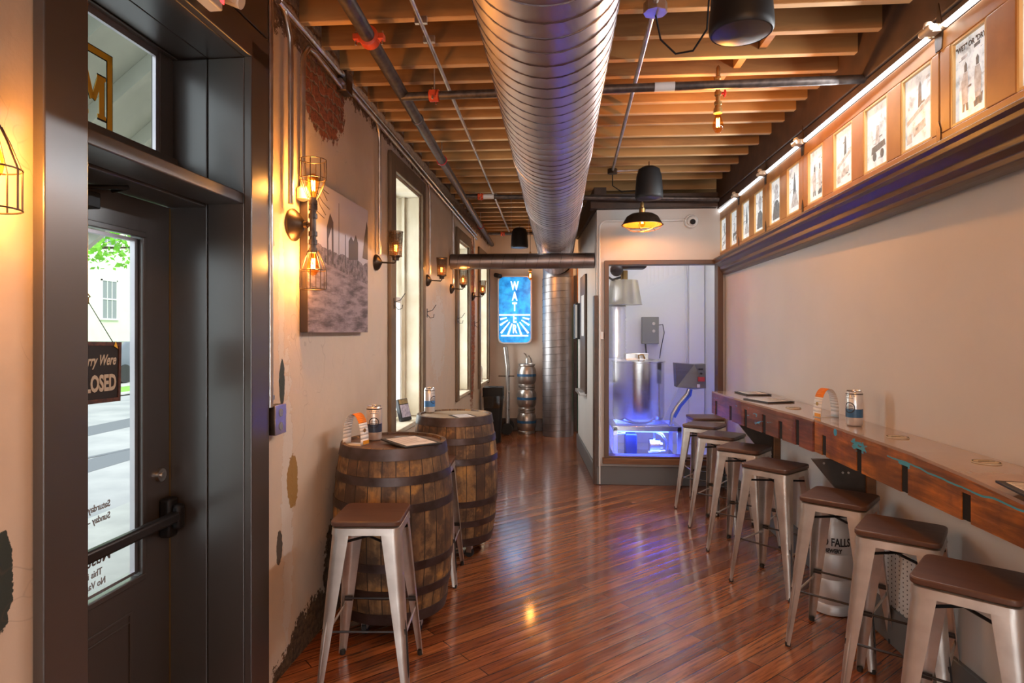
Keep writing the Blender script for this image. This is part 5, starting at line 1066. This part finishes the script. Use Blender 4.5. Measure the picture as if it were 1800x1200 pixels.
t = pipe('brew_conduit', 'lilac grey conduit on the right of the brewhouse back wall', 'conduit', M['plastic'], [(1.70, 8.60, 2.6), (1.72, 8.60, 2.3), (1.72, 8.60, 1.25), (1.66, 8.58, .95), (1.40, 8.55, .4)], .012)
# ================================================================ OUTSIDE
GZ = -.15
struct(MB().box(-60, -20, GZ - .3, -12.2, 70, GZ - .02).build('ground_far_lawn', M['grass'], smooth=0))
struct(MB().box(-12.2, -20, GZ - .3, -4.4, 70, GZ - .05).build('ground_road', M['asphalt'], smooth=0))
struct(MB().box(-4.4, -20, GZ - .3, -1.75, 70, GZ).build('ground_sidewalk', M['concrete'], smooth=0))
struct(MB().box(-12.5, -20, GZ - .3, -12.2, 70, GZ + .02).box(-15.0, -20, GZ - .3, -14.0, 70, GZ).build('ground_kerb', M['concrete'], smooth=0))
struct(MB().box(-8.9, 5, GZ - .05, -8.1, 30, GZ - .046).box(-6.6, 3, GZ - .05, -6.0, 30, GZ - .046).poly([(-7.6, 4, GZ - .045), (-7.5, 4, GZ - .045), (-5.2, 16, GZ - .045), (-5.3, 16, GZ - .045)], (0, 0, .002)).build('ground_road_patch', M['patch'], smooth=0))
bd = thing('cream_building', 'cream stucco building across the street with sash windows', 'building', (-22, 30, GZ))
bw = [(dy, z) for dy in (-7.3, -2.9, 1.5, 6) for z in (1.45, 4.55)]
MB().box(-8, -3.4, 0, 0, 20, 12).build('facade', M['stucco'], bd, smooth=0); MB().box(-8, -16, 0, -.9, -3.4, 12).build('recessed_wing', M['stucco_shade'], bd, smooth=0)
for y, z in [(-.85, 2.4), (-.85, 6.0), (4, 2.4), (4, 6.0)]:
    f = MB().box(0, y - .62, z - .08, .08, y + .62, z).box(0, y - .55, z, .05, y - .48, z + 1.9).box(0, y + .48, z, .05, y + .55, z + 1.9).box(0, y - .55, z + 1.83, .05, y + .55, z + 1.9).box(0, y - .48, z + .92, .05, y + .48, z + .98)
    for q in (-.16, .16): f.box(0, y + q - .012, z, .045, y + q + .012, z + 1.85)
    f.build('window', M['white'], bd, smooth=0); MB().box(0, y - .5, z, .02, y + .5, z + 1.86).build('window_pane', M['windowpane'], bd, smooth=0)
t = thing('parked_car', 'dark car hood seen past the closed sign', 'car', (-15.6, 21.6, GZ)); MB().poly([(-.85, -2.1, .25), (-.85, 2.1, .25), (-.85, 2.1, .8), (-.85, 1.3, .95), (-.85, .8, 1.4), (-.85, -1.2, 1.42), (-.85, -1.8, .95), (-.85, -2.1, .85)], (1.7, 0, 0)).build('car_body', M['car'], t, bevel=.08, seg=3)
for y in (-1.3, 1.3):
    for x in (-.87, .67): MB().cyl((x, y, .32), (x + .2, y, .32), .32, n=20).build('wheel', M['rubber'], t)
t = thing('street_tree', 'green leafy tree branches across the street', 'tree', (-10.2, 13.0, GZ)); MB().tube([(-2.5, -1.5, 0), (-2.4, -1.3, 2.5), (-1.6, -.6, 4.2), (0, .0, 5)], [.22, .18, .12, .05], 10).tube([(-2.2, -1.2, 3), (-1, 0, 3.6), (.3, .8, 3.7)], [.1, .06, .02], 6).build('trunk', M['bark'], t)
m = MB(); rl = random.Random(5)
for k in range(2600):
    c = Vector((rl.gauss(0, .9), rl.gauss(-.1, 1.0), 4.35 + rl.gauss(0, .75)))
    if c.z < 3.25: continue
    d = Vector((rl.gauss(0, 1), rl.gauss(0, 1), rl.gauss(0, 1))).normalized(); e = d.cross(Vector((rl.gauss(0, 1), rl.gauss(0, 1), rl.gauss(0, 1)))).normalized(); sz = rl.uniform(.05, .11)
    m.quad(c - d * sz, c - e * sz * .6, c + d * sz, c + e * sz * .6)
m.build('foliage', M['leaf'], t, smooth=0)
# porch outside the door
def rz_(x): return 3.95 + .8 * (x + 1.72)
struct(MB().poly([(-1.73, 1.6, rz_(-1.73)), (-3.7, 1.6, rz_(-3.7)), (-3.7, 1.6, rz_(-3.7) + .05), (-1.73, 1.6, rz_(-1.73) + .05)], (0, 3.2, 0)).build('trim_porch_ceiling', M['porch'], smooth=0))
for k in range(7):
    y = 1.75 + k * .48; struct(MB().poly([(-1.74, y, rz_(-1.74) - .12), (-3.7, y, rz_(-3.7) - .12), (-3.7, y, rz_(-3.7) - .002), (-1.74, y, rz_(-1.74) - .002)], (0, .05, 0)).build('trim_porch_rafter', M['porch'], smooth=0))
m = MB().mark(0)
for k in range(11):
    z = 2.62 + k * .12; x0 = max(-3.7, -1.72 + (z - 3.95) / .8 + .02) if z > rz_(-3.7) else -3.7
    if x0 < -1.8: m.poly([(x0, 4.62, z), (-1.74, 4.62, z), (-1.74, 4.635, z + .115), (x0 + .1, 4.635, z + .115)], (0, .02, 0))
struct(m.build('trim_porch_siding', M['white'], smooth=0))
for nm, p_ in (('trim_porch_beam', [(-3.7, 4.5, 2.60), (-1.74, 4.5, 2.60), (-1.74, 4.5, 2.72), (-3.7, 4.5, 2.72)]), ('trim_porch_beam', [(-3.05, 4.5, 2.98), (-1.74, 4.5, 2.98), (-1.74, 4.5, 3.06), (-3.0, 4.5, 3.06)]), ('trim_porch_brace', [(-3.6, 4.48, 2.50), (-3.5, 4.48, 2.44), (-2.5, 4.48, 3.24), (-2.6, 4.48, 3.30)])): struct(MB().poly(p_, (0, .08, 0)).build(nm, M['porch'], smooth=0))
